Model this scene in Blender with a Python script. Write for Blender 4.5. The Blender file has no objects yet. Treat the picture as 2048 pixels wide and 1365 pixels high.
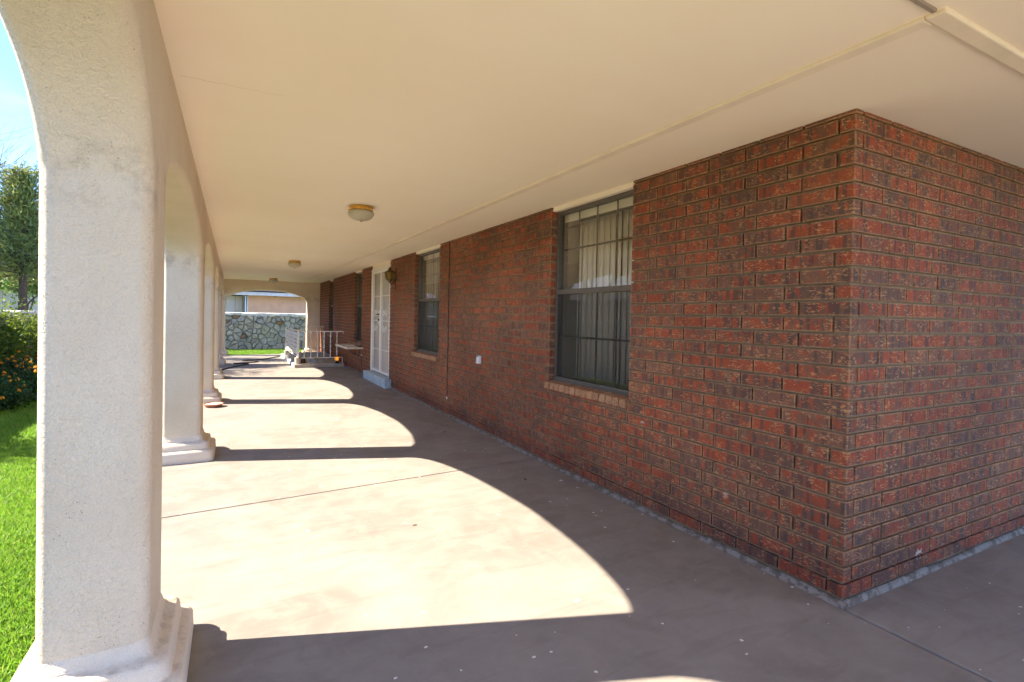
import bpy, bmesh, math, random
import numpy as np
from mathutils import Vector, Matrix
R = math.radians
rng = random.Random(11)
nr = np.random.default_rng(7)
scn = bpy.context.scene
COL = scn.collection

# ------------------------------------------------------------------ camera
RM = [[0.8815307390687906, -0.47172307126537816, 0.019516662439842423],
      [0.011295883381199266, -0.020252868891536806, -0.9997310760000915],
      [0.4719914820157988, 0.8815141322393085, -0.0125249976809849]]
CP = (-2.60331743, -1.43550258, 1.3631821)
FPX, PX, PY = 1044.6, 1024.0, 648.0
cam = bpy.data.cameras.new('camera'); cam_o = bpy.data.objects.new('camera', cam); COL.objects.link(cam_o)
cam.sensor_fit = 'HORIZONTAL'; cam.sensor_width = 36; cam.lens = FPX / 2048 * 36
cam.shift_y = -(682.5 - PY) / 2048
cam.clip_start = 0.05; cam.clip_end = 2000
r_, d_, f_ = [Vector(v) for v in RM]
m = Matrix.Identity(4)
for i in range(3):
    m[i][0] = r_[i]; m[i][1] = -d_[i]; m[i][2] = -f_[i]; m[i][3] = CP[i]
cam_o.matrix_world = m
scn.camera = cam_o
def project(p):
    v = Vector(p) - Vector(CP)
    z = v.dot(f_)
    if z < 0.05: return None
    return (PX + FPX * v.dot(r_) / z, PY + FPX * v.dot(d_) / z)

# ------------------------------------------------------------------ light
SUNV = Vector((-1.0, 0.355, 0.888)).normalized()          # towards the sun
ELEV = math.asin(SUNV.z); AZ = math.atan2(SUNV.x, SUNV.y)   # azimuth clockwise from +Y
w = bpy.data.worlds.new('World'); scn.world = w; w.use_nodes = True
nt = w.node_tree; nt.nodes.clear()
sky = nt.nodes.new('ShaderNodeTexSky'); sky.sky_type = 'NISHITA'; sky.sun_disc = False
sky.sun_elevation = ELEV; sky.sun_rotation = AZ; sky.altitude = 2500; sky.air_density = 0.35; sky.dust_density = 0.0; sky.ozone_density = 3.0
bg = nt.nodes.new('ShaderNodeBackground'); bg.inputs['Strength'].default_value = 0.13
out = nt.nodes.new('ShaderNodeOutputWorld')
tc = nt.nodes.new('ShaderNodeTexCoord'); mp = nt.nodes.new('ShaderNodeMapping'); mp.inputs['Scale'].default_value = (2.2, 2.2, 5.0)
ns = nt.nodes.new('ShaderNodeTexNoise'); ns.inputs['Scale'].default_value = 1.6; ns.inputs['Detail'].default_value = 7; ns.inputs['Roughness'].default_value = 0.58
rp = nt.nodes.new('ShaderNodeValToRGB'); rp.color_ramp.elements[0].position = 0.58; rp.color_ramp.elements[1].position = 0.86
mx = nt.nodes.new('ShaderNodeMix'); mx.data_type = 'RGBA'; mx.inputs[7].default_value = (1.0, 1.03, 1.1, 1)
nt.links.new(tc.outputs['Generated'], mp.inputs['Vector']); nt.links.new(mp.outputs[0], ns.inputs['Vector'])
nt.links.new(ns.outputs['Fac'], rp.inputs['Fac']); nt.links.new(rp.outputs['Color'], mx.inputs[0])
nt.links.new(sky.outputs[0], mx.inputs[6]); nt.links.new(mx.outputs[2], bg.inputs['Color']); nt.links.new(bg.outputs[0], out.inputs[0])
sun = bpy.data.lights.new('sun', 'SUN'); sun.energy = 2.3; sun.angle = R(0.53); sun.color = (1.0, 0.88, 0.71)
sun_o = bpy.data.objects.new('sun', sun); COL.objects.link(sun_o)
sun_o.rotation_euler = SUNV.to_track_quat('Z', 'Y').to_euler(); sun_o.location = SUNV * 60
vs = scn.view_settings; vs.view_transform = 'Standard'; vs.look = 'None'; vs.gamma = 1.0; vs.use_curve_mapping = False
vs.exposure = 3.12
scn.render.engine = 'CYCLES'
cy = scn.cycles
cy.use_denoising = True; cy.use_adaptive_sampling = True; cy.adaptive_threshold = 0.02; cy.max_bounces = 12; cy.diffuse_bounces = 6; cy.glossy_bounces = 4; cy.transmission_bounces = 6
cy.transparent_max_bounces = 16; cy.caustics_reflective = False; cy.caustics_refractive = False; cy.sample_clamp_indirect = 8.0

# ------------------------------------------------------------------ helpers
def link(o):
    COL.objects.link(o); return o
def tag(o, label=None, cat=None, group=None, kind=None):
    if label: o['label'] = label
    if cat: o['category'] = cat
    if group: o['group'] = group
    if kind: o['kind'] = kind
    return o
def empty(name, loc=(0, 0, 0), rz=0.0, label=None, cat=None, group=None, kind=None):
    o = bpy.data.objects.new(name, None); o.location = loc; o.rotation_euler = (0, 0, rz); o.empty_display_size = 0.2
    link(o); return tag(o, label, cat, group, kind)

class MB:
    """collects faces of ONE mesh object"""
    def __init__(s): s.v = []; s.f = []; s.sm = []
    def add(s, vs, fs, smooth=False):
        b = len(s.v); s.v += [tuple(p) for p in vs]
        for f in fs: s.f.append(tuple(b + i for i in f)); s.sm.append(smooth)
    def box(s, a, b):
        x0, y0, z0 = a; x1, y1, z1 = b
        s.add([(x0, y0, z0), (x1, y0, z0), (x1, y1, z0), (x0, y1, z0), (x0, y0, z1), (x1, y0, z1), (x1, y1, z1), (x0, y1, z1)],
              [(3, 2, 1, 0), (4, 5, 6, 7), (0, 1, 5, 4), (1, 2, 6, 5), (2, 3, 7, 6), (3, 0, 4, 7)])
        return s
    def tube(s, pts, r, n=8, cap=True, radii=None):
        pts = [Vector(p) for p in pts]; rings = []
        up = Vector((0, 0, 1)); prev = None
        for i, p in enumerate(pts):
            t = (pts[min(i + 1, len(pts) - 1)] - pts[max(i - 1, 0)]).normalized()
            if prev is None:
                u = t.cross(up)
                if u.length < 1e-3: u = t.cross(Vector((1, 0, 0)))
            else: u = prev - t * prev.dot(t)
            u.normalize(); prev = u; v = t.cross(u)
            rr = radii[i] if radii else r
            rings.append([p + (u * math.cos(a) + v * math.sin(a)) * rr for a in [2 * math.pi * k / n for k in range(n)]])
        vs = [q for rg in rings for q in rg]; fs = []
        for i in range(len(rings) - 1):
            for k in range(n):
                a = i * n + k; b = i * n + (k + 1) % n; fs.append((a, b, b + n, a + n))
        s.add(vs, fs, True)
        if cap:
            s.add(rings[0], [tuple(range(n - 1, -1, -1))]); s.add(rings[-1], [tuple(range(n))])
        return s
    def lathe(s, prof, c=(0, 0, 0), n=24, smooth=True):
        vs = []; fs = []
        for (r, z) in prof:
            for k in range(n):
                a = 2 * math.pi * k / n; vs.append((c[0] + r * math.cos(a), c[1] + r * math.sin(a), c[2] + z))
        for i in range(len(prof) - 1):
            for k in range(n):
                a = i * n + k; b = i * n + (k + 1) % n; fs.append((a, b, b + n, a + n))
        s.add(vs, fs, smooth); return s
    def mesh(s, name, mat):
        me = bpy.data.meshes.new(name); me.from_pydata(s.v, [], s.f)
        if any(s.sm): me.polygons.foreach_set('use_smooth', s.sm)
        if mat: me.materials.append(mat)
        me.validate(); me.update(); return me
    def build(s, name, mat, parent=None, bevel=0.0, seg=2, loc=None, rot=None):
        o = bpy.data.objects.new(name, s.mesh(name, mat)); link(o)
        if parent: o.parent = parent
        if loc: o.location = loc
        if rot: o.rotation_euler = rot
        if bevel:
            md = o.modifiers.new('b', 'BEVEL'); md.width = bevel; md.segments = seg; md.limit_method = 'ANGLE'; md.angle_limit = R(40)
        return o
def sharp(o, ang=35):
    o.data.polygons.foreach_set('use_smooth', [True] * len(o.data.polygons)); o.data.set_sharp_from_angle(angle=R(ang)); return o

class NT:
    """tiny node graph helper"""
    def __init__(s, name, rough=0.7, spec=0.3):
        s.m = bpy.data.materials.new(name); s.m.use_nodes = True; s.t = s.m.node_tree; s.n = s.t.nodes; s.l = s.t.links
        s.b = s.n['Principled BSDF']; s.out = s.n['Material Output']
        s.b.inputs['Roughness'].default_value = rough; s.b.inputs['Specular IOR Level'].default_value = spec
    def put(s, sock, v):
        if hasattr(v, 'links') or isinstance(v, bpy.types.NodeSocket): s.l.new(v, sock)
        else: sock.default_value = (tuple(v) + (1,)) if (hasattr(v, '__len__') and len(v) == 3 and sock.type == 'RGBA') else v
    def coord(s, kind='Object', scale=(1, 1, 1), off=None):
        t = s.n.new('ShaderNodeTexCoord'); mpn = s.n.new('ShaderNodeMapping'); mpn.inputs['Scale'].default_value = scale
        s.l.new(t.outputs[kind], mpn.inputs[0])
        if off is not None: s.put(mpn.inputs['Location'], off)
        return mpn.outputs[0]
    def pos(s, scale=(1, 1, 1)):
        g = s.n.new('ShaderNodeNewGeometry'); mpn = s.n.new('ShaderNodeMapping'); mpn.inputs['Scale'].default_value = scale
        s.l.new(g.outputs['Position'], mpn.inputs[0]); return mpn.outputs[0]
    def noise(s, vec, scale, detail=3, rough=0.55, dist=0.0, out='Fac'):
        n = s.n.new('ShaderNodeTexNoise'); s.l.new(vec, n.inputs['Vector'])
        n.inputs['Scale'].default_value = scale; n.inputs['Detail'].default_value = detail; n.inputs['Roughness'].default_value = rough; n.inputs['Distortion'].default_value = dist
        return n.outputs[out]
    def voro(s, vec, scale, feature='F1', out='Distance', rnd=1.0):
        n = s.n.new('ShaderNodeTexVoronoi'); n.feature = feature; s.l.new(vec, n.inputs['Vector']); n.inputs['Scale'].default_value = scale
        n.inputs['Randomness'].default_value = rnd; return n.outputs[out]
    def ramp(s, fac, a, b, ca=(0, 0, 0), cb=(1, 1, 1)):
        n = s.n.new('ShaderNodeMapRange'); n.clamp = True; n.interpolation_type = 'SMOOTHSTEP'; s.l.new(fac, n.inputs[0])
        n.inputs[1].default_value = a; n.inputs[2].default_value = b; return n.outputs[0]
    def math(s, op, a, b=0.0, clamp=False):
        n = s.n.new('ShaderNodeMath'); n.operation = op; n.use_clamp = clamp; s.put(n.inputs[0], a); s.put(n.inputs[1], b); return n.outputs[0]
    def mix(s, fac, a, b, mode='MIX'):
        n = s.n.new('ShaderNodeMix'); n.data_type = 'RGBA'; n.blend_type = mode; s.put(n.inputs[0], fac); s.put(n.inputs[6], a); s.put(n.inputs[7], b); return n.outputs[2]
    def bump(s, h, strength=0.4, dist=0.01, prev=None):
        n = s.n.new('ShaderNodeBump'); n.inputs['Strength'].default_value = strength; n.inputs['Distance'].default_value = dist
        s.l.new(h, n.inputs['Height'])
        if prev is not None: s.l.new(prev, n.inputs['Normal'])
        return n.outputs[0]
    def attr(s, name, out='Fac'):
        n = s.n.new('ShaderNodeAttribute'); n.attribute_name = name; return n.outputs[out]
    def rand(s):
        return s.n.new('ShaderNodeObjectInfo').outputs['Random']
    def fin(s, col=None, nrm=None, rough=None):
        if col is not None: s.put(s.b.inputs['Base Color'], col)
        if nrm is not None: s.l.new(nrm, s.b.inputs['Normal'])
        if rough is not None: s.put(s.b.inputs['Roughness'], rough)
        return s.m
def comb(t, x, y, z):
    n = t.n.new('ShaderNodeCombineXYZ'); t.put(n.inputs[0], x); t.put(n.inputs[1], y); t.put(n.inputs[2], z); return n.outputs[0]

M = {}
def plain(name, col, rough=0.6, spec=0.3, metal=0.0, var=0.12, scale=20, bump=0.0):
    t = NT(name, rough, spec); t.b.inputs['Metallic'].default_value = metal
    n = t.noise(t.coord(), scale, 4)
    c = t.mix(t.ramp(n, .3, .7), tuple(max(0, x * (1 - var)) for x in col), tuple(min(1, x * (1 + var)) for x in col))
    M[name] = t.fin(c, t.bump(n, bump, .004) if bump else None); return M[name]

# brick ------------------------------------------------------------
def mat_brick(name, tint=0.0):
    t = NT(name, 0.8, 0.12)
    a = t.attr('rnd'); rnd = t.math('FRACT', t.math('ADD', a, t.rand()))
    uvn = t.n.new('ShaderNodeUVMap'); uvn.uv_map = 'UVMap'
    sp = t.n.new('ShaderNodeSeparateXYZ'); t.l.new(uvn.outputs[0], sp.inputs[0]); u, v = sp.outputs[0], sp.outputs[1]
    r50 = t.math('MULTIPLY', rnd, 57.0)
    vec = lambda su, sv, k: comb(t, t.math('MULTIPLY', u, su), t.math('MULTIPLY', v, sv), t.math('ADD', t.math('MULTIPLY', r50, k), k * 3))
    r2 = t.math('FRACT', t.math('MULTIPLY', rnd, 7.31)); r3 = t.math('FRACT', t.math('MULTIPLY', rnd, 13.7))
    n_red = t.noise(vec(21, 11, 1.0), 1.0, 3, .6, .3)
    red = t.ramp(t.math('ADD', n_red, t.math('MULTIPLY', t.math('SUBTRACT', r2, .5), .22)), .44, .54)
    n_band = t.noise(vec(30, 1.6, 1.7), 1.0, 1, .4)
    band = t.ramp(n_band, .53, .59)
    ev0 = t.math('MULTIPLY', t.math('ABSOLUTE', t.math('SUBTRACT', v, .0352)), 28.4)
    red = t.math('MULTIPLY', red, t.ramp(t.math('ADD', ev0, t.math('MULTIPLY', n_red, .5)), 1.22, .85))
    n_mot = t.noise(vec(50, 50, 2.1), 1.0, 4, .65)
    n_str = t.noise(vec(45, 130, 0.7), 1.0, 5, .68, .6)
    n_msk = t.noise(vec(16, 20, 3.1), 1.0, 2)
    base = t.mix(r3, (.215, .104, .064), (.152, .084, .058))
    base = t.mix(t.ramp(n_mot, .3, .7), t.mix(.35, base, (.06, .036, .030)), base)
    redc = t.mix(n_mot, (.235, .054, .029), (.34, .086, .040))
    c = t.mix(red, base, redc)
    c = t.mix(t.math('MULTIPLY', band, .75), c, (.090, .058, .047))
    scuff = t.math('MULTIPLY', t.ramp(n_str, .52, .60), t.ramp(n_msk, .43, .57))
    c = t.mix(t.math('MULTIPLY', scuff, .72), c, (.56, .29, .13))
    # dusty arrises
    ev = t.math('MULTIPLY', t.math('ABSOLUTE', t.math('SUBTRACT', v, .0352)), 28.4)
    bl = t.attr('blen'); du = t.math('MINIMUM', u, t.math('SUBTRACT', bl, u))
    eg = t.math('MAXIMUM', t.ramp(ev, .76, .98), t.ramp(du, .009, .000))
    edge = t.math('MULTIPLY', eg, t.ramp(t.math('ADD', n_mot, t.math('MULTIPLY', eg, .10)), .36, .60))
    c = t.mix(t.math('MULTIPLY', edge, .72), c, (.44, .245, .125))
    tanb = t.ramp(t.math('FRACT', t.math('MULTIPLY', rnd, 29.3)), .965, .97)
    c = t.mix(t.math('MULTIPLY', tanb, .14), c, (.34, .17, .075))
    chip = t.ramp(t.noise(vec(90, 110, 4.3), 1.0, 3, .6), .69, .73)
    c = t.mix(chip, c, (.62, .50, .38))
    wp = t.pos(); big = t.noise(wp, .9, 4, .6)
    c = t.mix(1.0, c, t.mix(t.ramp(big, .3, .7), (.80, .80, .82), (1.16, 1.12, 1.06)), 'MULTIPLY')
    smear = t.math('MULTIPLY', t.ramp(t.noise(wp, 2.3, 2), .735, .76), t.ramp(t.noise(t.pos((1, 1, 3.0)), 14, 5, .65), .50, .56))
    c = t.mix(t.math('MULTIPLY', smear, .8), c, (.66, .55, .43))
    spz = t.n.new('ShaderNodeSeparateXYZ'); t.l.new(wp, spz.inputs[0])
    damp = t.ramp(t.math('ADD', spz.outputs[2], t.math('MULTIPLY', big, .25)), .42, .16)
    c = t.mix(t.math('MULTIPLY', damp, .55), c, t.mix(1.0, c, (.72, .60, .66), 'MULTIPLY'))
    h = t.math('ADD', t.math('MULTIPLY', n_str, .5), n_mot)
    return t.fin(c, t.bump(h, .55, .004), t.math('ADD', .7, t.math('MULTIPLY', n_mot, .25)))
M['brick'] = mat_brick('brick')

t = NT('mortar', .9, .15); p = t.pos()
n = t.noise(p, 70, 5, .7); n2 = t.noise(p, 5, 3)
M['mortar'] = t.fin(t.mix(t.ramp(n2, .3, .7), (.29, .198, .105), (.22, .152, .082)), t.bump(n, .8, .006))

t = NT('cement_skim', .9, .15); p = t.pos()
n = t.noise(p, 14, 6, .7); n2 = t.noise(p, 60, 3)
M['cement'] = t.fin(t.mix(t.ramp(n, .46, .56), (.27, .235, .20), (.15, .118, .09)), t.bump(t.math('ADD', n, n2), .6, .012))

# stucco -------------------------------------------------------------
def mat_stucco(name, ca, cb, grain=1.0, dirt=True, foot=False):
    t = NT(name, .9, .15); p = t.pos()
    big = t.noise(p, 1.6, 4, .6); g = t.noise(p, 150, 4, .65, .6); g2 = t.noise(p, 55, 3, .6, 1.0)
    c = t.mix(t.ramp(big, .3, .7), ca, cb)
    g3 = t.noise(p, 330, 3, .6)
    c = t.mix(t.math('MULTIPLY', t.ramp(g3, .54, .40), .20), c, tuple(x * .55 for x in ca))
    c = t.mix(t.math('MULTIPLY', t.ramp(g, .48, .36), .12), c, tuple(x * .6 for x in ca))
    if dirt:
        sp = t.n.new('ShaderNodeSeparateXYZ'); t.l.new(p, sp.inputs[0])
        z = sp.outputs[2]
        ring = t.math('MULTIPLY', t.ramp(t.math('ABSOLUTE', t.math('SUBTRACT', z, 1.80)), .16, .0), t.ramp(t.noise(p, 7, 5, .7), .42, .66))
        c = t.mix(t.math('MULTIPLY', ring, .45), c, (.25, .18, .10))
        holes = t.math('MULTIPLY', t.ramp(t.voro(p, 60), .16, .08), t.ramp(t.noise(p, 5, 2), .60, .66))
        c = t.mix(t.math('MULTIPLY', holes, .7), c, (.16, .11, .06))
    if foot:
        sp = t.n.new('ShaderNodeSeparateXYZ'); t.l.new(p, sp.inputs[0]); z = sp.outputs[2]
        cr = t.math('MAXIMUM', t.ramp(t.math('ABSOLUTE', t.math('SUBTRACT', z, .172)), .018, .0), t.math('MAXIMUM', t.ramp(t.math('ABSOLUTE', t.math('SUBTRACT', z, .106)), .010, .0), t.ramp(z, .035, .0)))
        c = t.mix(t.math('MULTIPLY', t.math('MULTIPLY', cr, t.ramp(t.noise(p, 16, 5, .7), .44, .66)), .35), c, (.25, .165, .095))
    h = t.math('ADD', t.math('MULTIPLY', g, .6), g2)
    b1 = t.bump(t.noise(p, 4, 3), .25, .05)
    return t.fin(c, t.bump(h, 1.0 * grain, .009, b1))
M['stucco'] = mat_stucco('stucco', (.74, .60, .44), (.81, .685, .525))
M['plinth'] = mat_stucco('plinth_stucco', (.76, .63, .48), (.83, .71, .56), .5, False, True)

t = NT('ceiling_paint', .75, .2); p = t.pos()
n = t.noise(p, .55, 4, .55); n2 = t.noise(p, 220, 3, .6); n3 = t.noise(t.pos((.5, 3, 1)), 2.0, 3)
M['ceiling'] = t.fin(t.mix(t.ramp(t.math('ADD', t.math('MULTIPLY', n, .85), t.math('MULTIPLY', n3, .15)), .35, .65), (.88, .76, .60), (.90, .80, .65)), t.bump(t.math('ADD', n2, t.math('MULTIPLY', n, 20)), .12, .003))
M['trim'] = plain('trim_paint', (.80, .68, .51), .6, .3, 0, .05, 6)

# concrete ------------------------------------------------------------
t = NT('concrete', .8, .25); p = t.pos()
n = t.noise(p, 1.1, 6, .62, .4); n2 = t.noise(p, 4.5, 6, .68, .5); n3 = t.noise(p, 170, 4, .7); st = t.noise(t.pos((1, 5, 1)), 2.2, 5, .6, .8)
c = t.mix(t.ramp(n, .34, .66), (.228, .200, .175), (.292, .264, .236))
c = t.mix(t.math('MULTIPLY', t.ramp(n2, .40, .66), .5), c, (.345, .308, .270))
c = t.mix(t.math('MULTIPLY', t.ramp(st, .50, .66), .24), c, (.17, .143, .122))
c = t.mix(t.math('MULTIPLY', t.ramp(n3, .52, .70), .25), c, (.20, .17, .15))
rust = t.math('MULTIPLY', t.ramp(t.noise(p, 3.1, 5, .6, 1.2), .66, .74), .45)
c = t.mix(rust, c, (.33, .17, .09))
def dots(scale, size, gate, seed):
    q = t.n.new('ShaderNodeMapping'); q.inputs['Location'].default_value = (seed, seed * 1.7, 0); q.inputs['Scale'].default_value = (1, 1.25, 0.0); t.l.new(p, q.inputs[0])
    wv = t.n.new('ShaderNodeVectorMath'); wv.operation = 'ADD'; t.l.new(q.outputs[0], wv.inputs[0])
    ns_ = t.n.new('ShaderNodeTexNoise'); ns_.inputs['Scale'].default_value = 40; t.l.new(q.outputs[0], ns_.inputs['Vector'])
    sc_ = t.n.new('ShaderNodeVectorMath'); sc_.operation = 'SCALE'; sc_.inputs['Scale'].default_value = .02; t.l.new(ns_.outputs['Color'], sc_.inputs[0]); t.l.new(sc_.outputs[0], wv.inputs[1])
    vn = t.n.new('ShaderNodeTexVoronoi'); vn.inputs['Scale'].default_value = scale; t.l.new(wv.outputs[0], vn.inputs['Vector'])
    s3 = t.n.new('ShaderNodeSeparateXYZ'); t.l.new(vn.outputs['Color'], s3.inputs[0])
    rad = t.math('MULTIPLY', s3.outputs[1], size)
    return t.math('MULTIPLY', t.math('LESS_THAN', vn.outputs['Distance'], rad), t.math('GREATER_THAN', s3.outputs[0], gate))
c = t.mix(dots(5.0, .085, .50, 3.3), c, (.78, .77, .74))
c = t.mix(dots(13.0, .12, .66, 9.1), c, (.75, .74, .70))
c = t.mix(dots(4.0, .07, .75, 21.0), c, (.07, .05, .035))
M['concrete'] = t.fin(c, t.bump(t.math('ADD', n2, t.math('MULTIPLY', n3, .35)), .22, .006), t.math('ADD', .62, t.math('MULTIPLY', n2, .3)))
M['bounce_slab'] = plain('bounce_concrete', (.60, .55, .48), .85, .2, 0, .1, 2)  # pale tone so the added slab reflects more fill light
M['dirt'] = plain('joint_dirt', (.10, .075, .05), .95, .1, 0, .3, 60)
M['kerb'] = plain('kerb_concrete', (.46, .41, .34), .85, .2, 0, .18, 9, .3)
M['kerb_pale'] = plain('pale_kerb_concrete', (.50, .52, .53), .85, .2, 0, .15, 9, .3)
M['step'] = plain('step_paint', (.44, .53, .56), .75, .25, 0, .16, 14, .25)
M['brown_wall'] = plain('stairwell_wall', (.30, .20, .13), .85, .2, 0, .2, 8)

# metals, glass, fittings
M['bronze'] = plain('bronze_frame', (.085, .072, .055), .45, .5, .35, .1, 30)
M['alu'] = plain('dull_frame', (.135, .118, .095), .45, .5, .4, .1, 30)
M['white_metal'] = plain('white_metal', (.80, .77, .70), .45, .4, 0, .06, 30)
M['rail_white'] = plain('rail_paint', (.80, .74, .65), .55, .4, 0, .16, 40)
M['door_panel'] = plain('door_panel', (.34, .27, .18), .55, .3, 0, .08, 6)
M['brass'] = plain('brass', (.80, .50, .13), .22, .5, 1.0, .1, 18)
M['aged_brass'] = plain('aged_brass', (.13, .095, .035), .45, .5, .6, .3, 40)
M['black'] = plain('black_plastic', (.018, .017, .018), .5, .4, 0, .2, 30)
M['hose'] = plain('hose_rubber', (.035, .022, .020), .5, .4, 0, .2, 30)
M['white_plastic'] = plain('white_plastic', (.80, .79, .76), .4, .4, 0, .05, 20)
M['terracotta'] = plain('terracotta', (.50, .20, .11), .8, .2, 0, .15, 20)
M['terracotta_in'] = plain('saucer_glaze', (.74, .68, .60), .6, .3, 0, .1, 20)
M['shelf'] = plain('shelf_paint', (.66, .58, .46), .6, .3, 0, .12, 12)
M['paper'] = plain('paper', (.78, .77, .74), .8, .2, 0, .05, 10)
M['blind'] = None
t = NT('blind_vinyl', .55, .3); c = t.mix(t.noise(t.coord(), 6, 2), (.82, .74, .60), (.86, .79, .66)); t.fin(c); t.b.inputs['Subsurface Weight'].default_value = 0
M['blind'] = t.m
M['room'] = plain('room_wall', (.50, .41, .30), .8, .2, 0, .05, 3)
def mat_glass(name, tint=(1, 1, 1), ior=1.5, gain=1.0):
    t = NT(name); t.n.remove(t.b)
    tr = t.n.new('ShaderNodeBsdfTransparent'); tr.inputs[0].default_value = tint + (1,)
    gl = t.n.new('ShaderNodeBsdfGlossy'); gl.inputs['Roughness'].default_value = .015
    fr = t.n.new('ShaderNodeFresnel'); fr.inputs['IOR'].default_value = ior
    bn = t.bump(t.noise(t.coord(), 3.0, 1), .03, .02); t.l.new(bn, gl.inputs['Normal'])
    mxs = t.n.new('ShaderNodeMixShader'); gm = t.n.new('ShaderNodeNewGeometry'); fb = t.math('SUBTRACT', 1.0, gm.outputs['Backfacing'])
    t.l.new(t.math('MULTIPLY', t.math('MULTIPLY', fr.outputs[0], gain, True), fb), mxs.inputs[0])
    t.l.new(tr.outputs[0], mxs.inputs[1]); t.l.new(gl.outputs[0], mxs.inputs[2]); t.l.new(mxs.outputs[0], t.out.inputs[0])
    M[name] = t.m; return t.m
mat_glass('glass', (.96, .96, .94), 1.52, 2.1)
def mat_screen():
    t = NT('solar_screen'); t.b.inputs['Base Color'].default_value = (.028, .029, .028, 1); t.b.inputs['Roughness'].default_value = .55
    tr = t.n.new('ShaderNodeBsdfTransparent'); mxs = t.n.new('ShaderNodeMixShader'); mxs.inputs[0].default_value = .30
    t.l.new(tr.outputs[0], mxs.inputs[1]); t.l.new(t.b.outputs[0], mxs.inputs[2]); t.l.new(mxs.outputs[0], t.out.inputs[0]); M['screen'] = t.m
mat_screen()
def mat_translucent(name, col, tcol, w_, rough=.5, bumpscale=0, emit=None):
    t = NT(name, rough, .4); n = t.noise(t.coord(), 25, 3)
    t.put(t.b.inputs['Base Color'], t.mix(n, tuple(x * .85 for x in col), col))
    if bumpscale:
        vv = t.voro(t.coord(), bumpscale); t.l.new(t.bump(vv, .8, .004), t.b.inputs['Normal'])
    tl = t.n.new('ShaderNodeBsdfTranslucent'); tl.inputs[0].default_value = tcol + (1,)
    mxs = t.n.new('ShaderNodeMixShader'); mxs.inputs[0].default_value = w_
    t.l.new(t.b.outputs[0], mxs.inputs[1]); t.l.new(tl.outputs[0], mxs.inputs[2]); t.l.new(mxs.outputs[0], t.out.inputs[0])
    if emit: t.b.inputs['Emission Color'].default_value = emit[0] + (1,); t.b.inputs['Emission Strength'].default_value = emit[1]
    M[name] = t.m; return t.m
mat_translucent('bowl_glass', (.80, .74, .60), (.85, .78, .62), .45, .18, 110)
mat_translucent('amber_glass', (.42, .26, .05), (.55, .33, .06), .4, .25, 60)
mat_translucent('amber_glow', (.85, .35, .04), (.9, .45, .06), .3, .3, 0, ((1.0, .42, .05), .12))

# stones, far house
t = NT('field_stone', .85, .2); rn = t.rand(); p = t.coord('Object'); off = t.math('MULTIPLY', rn, 40)
q = t.n.new('ShaderNodeVectorMath'); q.operation = 'ADD'; t.l.new(p, q.inputs[0]); t.l.new(comb(t, off, off, off), q.inputs[1])
n = t.noise(q.outputs[0], 7, 6, .65, .4); n2 = t.noise(q.outputs[0], 40, 4, .7)
ra = t.n.new('ShaderNodeValToRGB'); t.l.new(rn, ra.inputs[0]); e = ra.color_ramp.elements
e[0].position = 0; e[0].color = (.40, .38, .35, 1); e[1].position = 1; e[1].color = (0.362, 0.225, 0.123, 1)
for ps, cl in ((.3, (.58, .54, .48, 1)), (.55, (.50, .48, .46, 1)), (.72, (.56, .52, .42, 1)), (.90, (.60, .56, .50, 1)), (.95, (0.29, 0.189, 0.131, 1))):
    x = e.new(ps); x.color = cl
c = t.mix(t.ramp(n, .3, .7), t.mix(.45, ra.outputs[0], (.09, .09, .08)), ra.outputs[0])
c = t.mix(t.math('MULTIPLY', t.ramp(n2, .55, .7), .4), c, (.50, .50, .46))
M['stone'] = t.fin(c, t.bump(t.math('ADD', n, t.math('MULTIPLY', n2, .3)), .8, .03))
M['stone_mortar'] = plain('stone_mortar', (.33, .315, .285), .9, .15, 0, .3, 12, .5)
M['cap_mortar'] = plain('cap_mortar', (.70, .68, .64), .9, .15, 0, .2, 10, .6)
M['pink_stucco'] = plain('pink_stucco', (.93, .52, .37), .9, .15, 0, .06, 3, .3)
M['siding'] = plain('pale_siding', (.80, .68, .62), .8, .2, 0, .06, 3)
M['tan_stucco'] = plain('tan_stucco', (.50, .40, .33), .9, .15, 0, .06, 3, .2)
M['fascia'] = plain('fascia_paint', (.82, .74, .74), .7, .2, 0, .08, 5)
M['shingle'] = plain('roof_shingle', (.055, .05, .055), .9, .1, 0, .25, 20, .4)
M['red_shingle'] = plain('red_shingle', (.22, .10, .09), .9, .1, 0, .25, 20, .4)
M['pale_roof'] = plain('pale_roof', (.50, .50, .52), .85, .15, 0, .1, 6)
M['post'] = plain('post_wood', (.30, .24, .19), .8, .2, 0, .15, 10)
M['dark_wood'] = plain('dark_wood', (.10, .06, .035), .7, .3, 0, .25, 20)

# vegetation
def mat_leaf(name, a, b, trans=.35, rough=.5, straw=False):
    t = NT(name, rough, .35); at = t.attr('rnd'); c = t.mix(at, a, b)
    if straw: c = t.mix(t.ramp(t.math('FRACT', t.math('MULTIPLY', at, 37.0)), .93, .96), c, (.42, .36, .13))
    t.put(t.b.inputs['Base Color'], c)
    tl = t.n.new('ShaderNodeBsdfTranslucent'); t.l.new(t.mix(.5, c, tuple(min(1, x * 1.6) for x in b)), tl.inputs[0])
    mxs = t.n.new('ShaderNodeMixShader'); mxs.inputs[0].default_value = trans
    t.l.new(t.b.outputs[0], mxs.inputs[1]); t.l.new(tl.outputs[0], mxs.inputs[2]); t.l.new(mxs.outputs[0], t.out.inputs[0]); M[name] = t.m
mat_leaf('grass_blade', (.075, .20, .016), (.24, .42, .045), .4, straw=True)
mat_leaf('leaf_tree', (.035, .11, .014), (.13, .26, .035))
mat_leaf('leaf_shrub', (.030, .085, .014), (.19, .25, .030))
mat_leaf('needle', (.060, .115, .032), (.26, .30, .085), .3)
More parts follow.
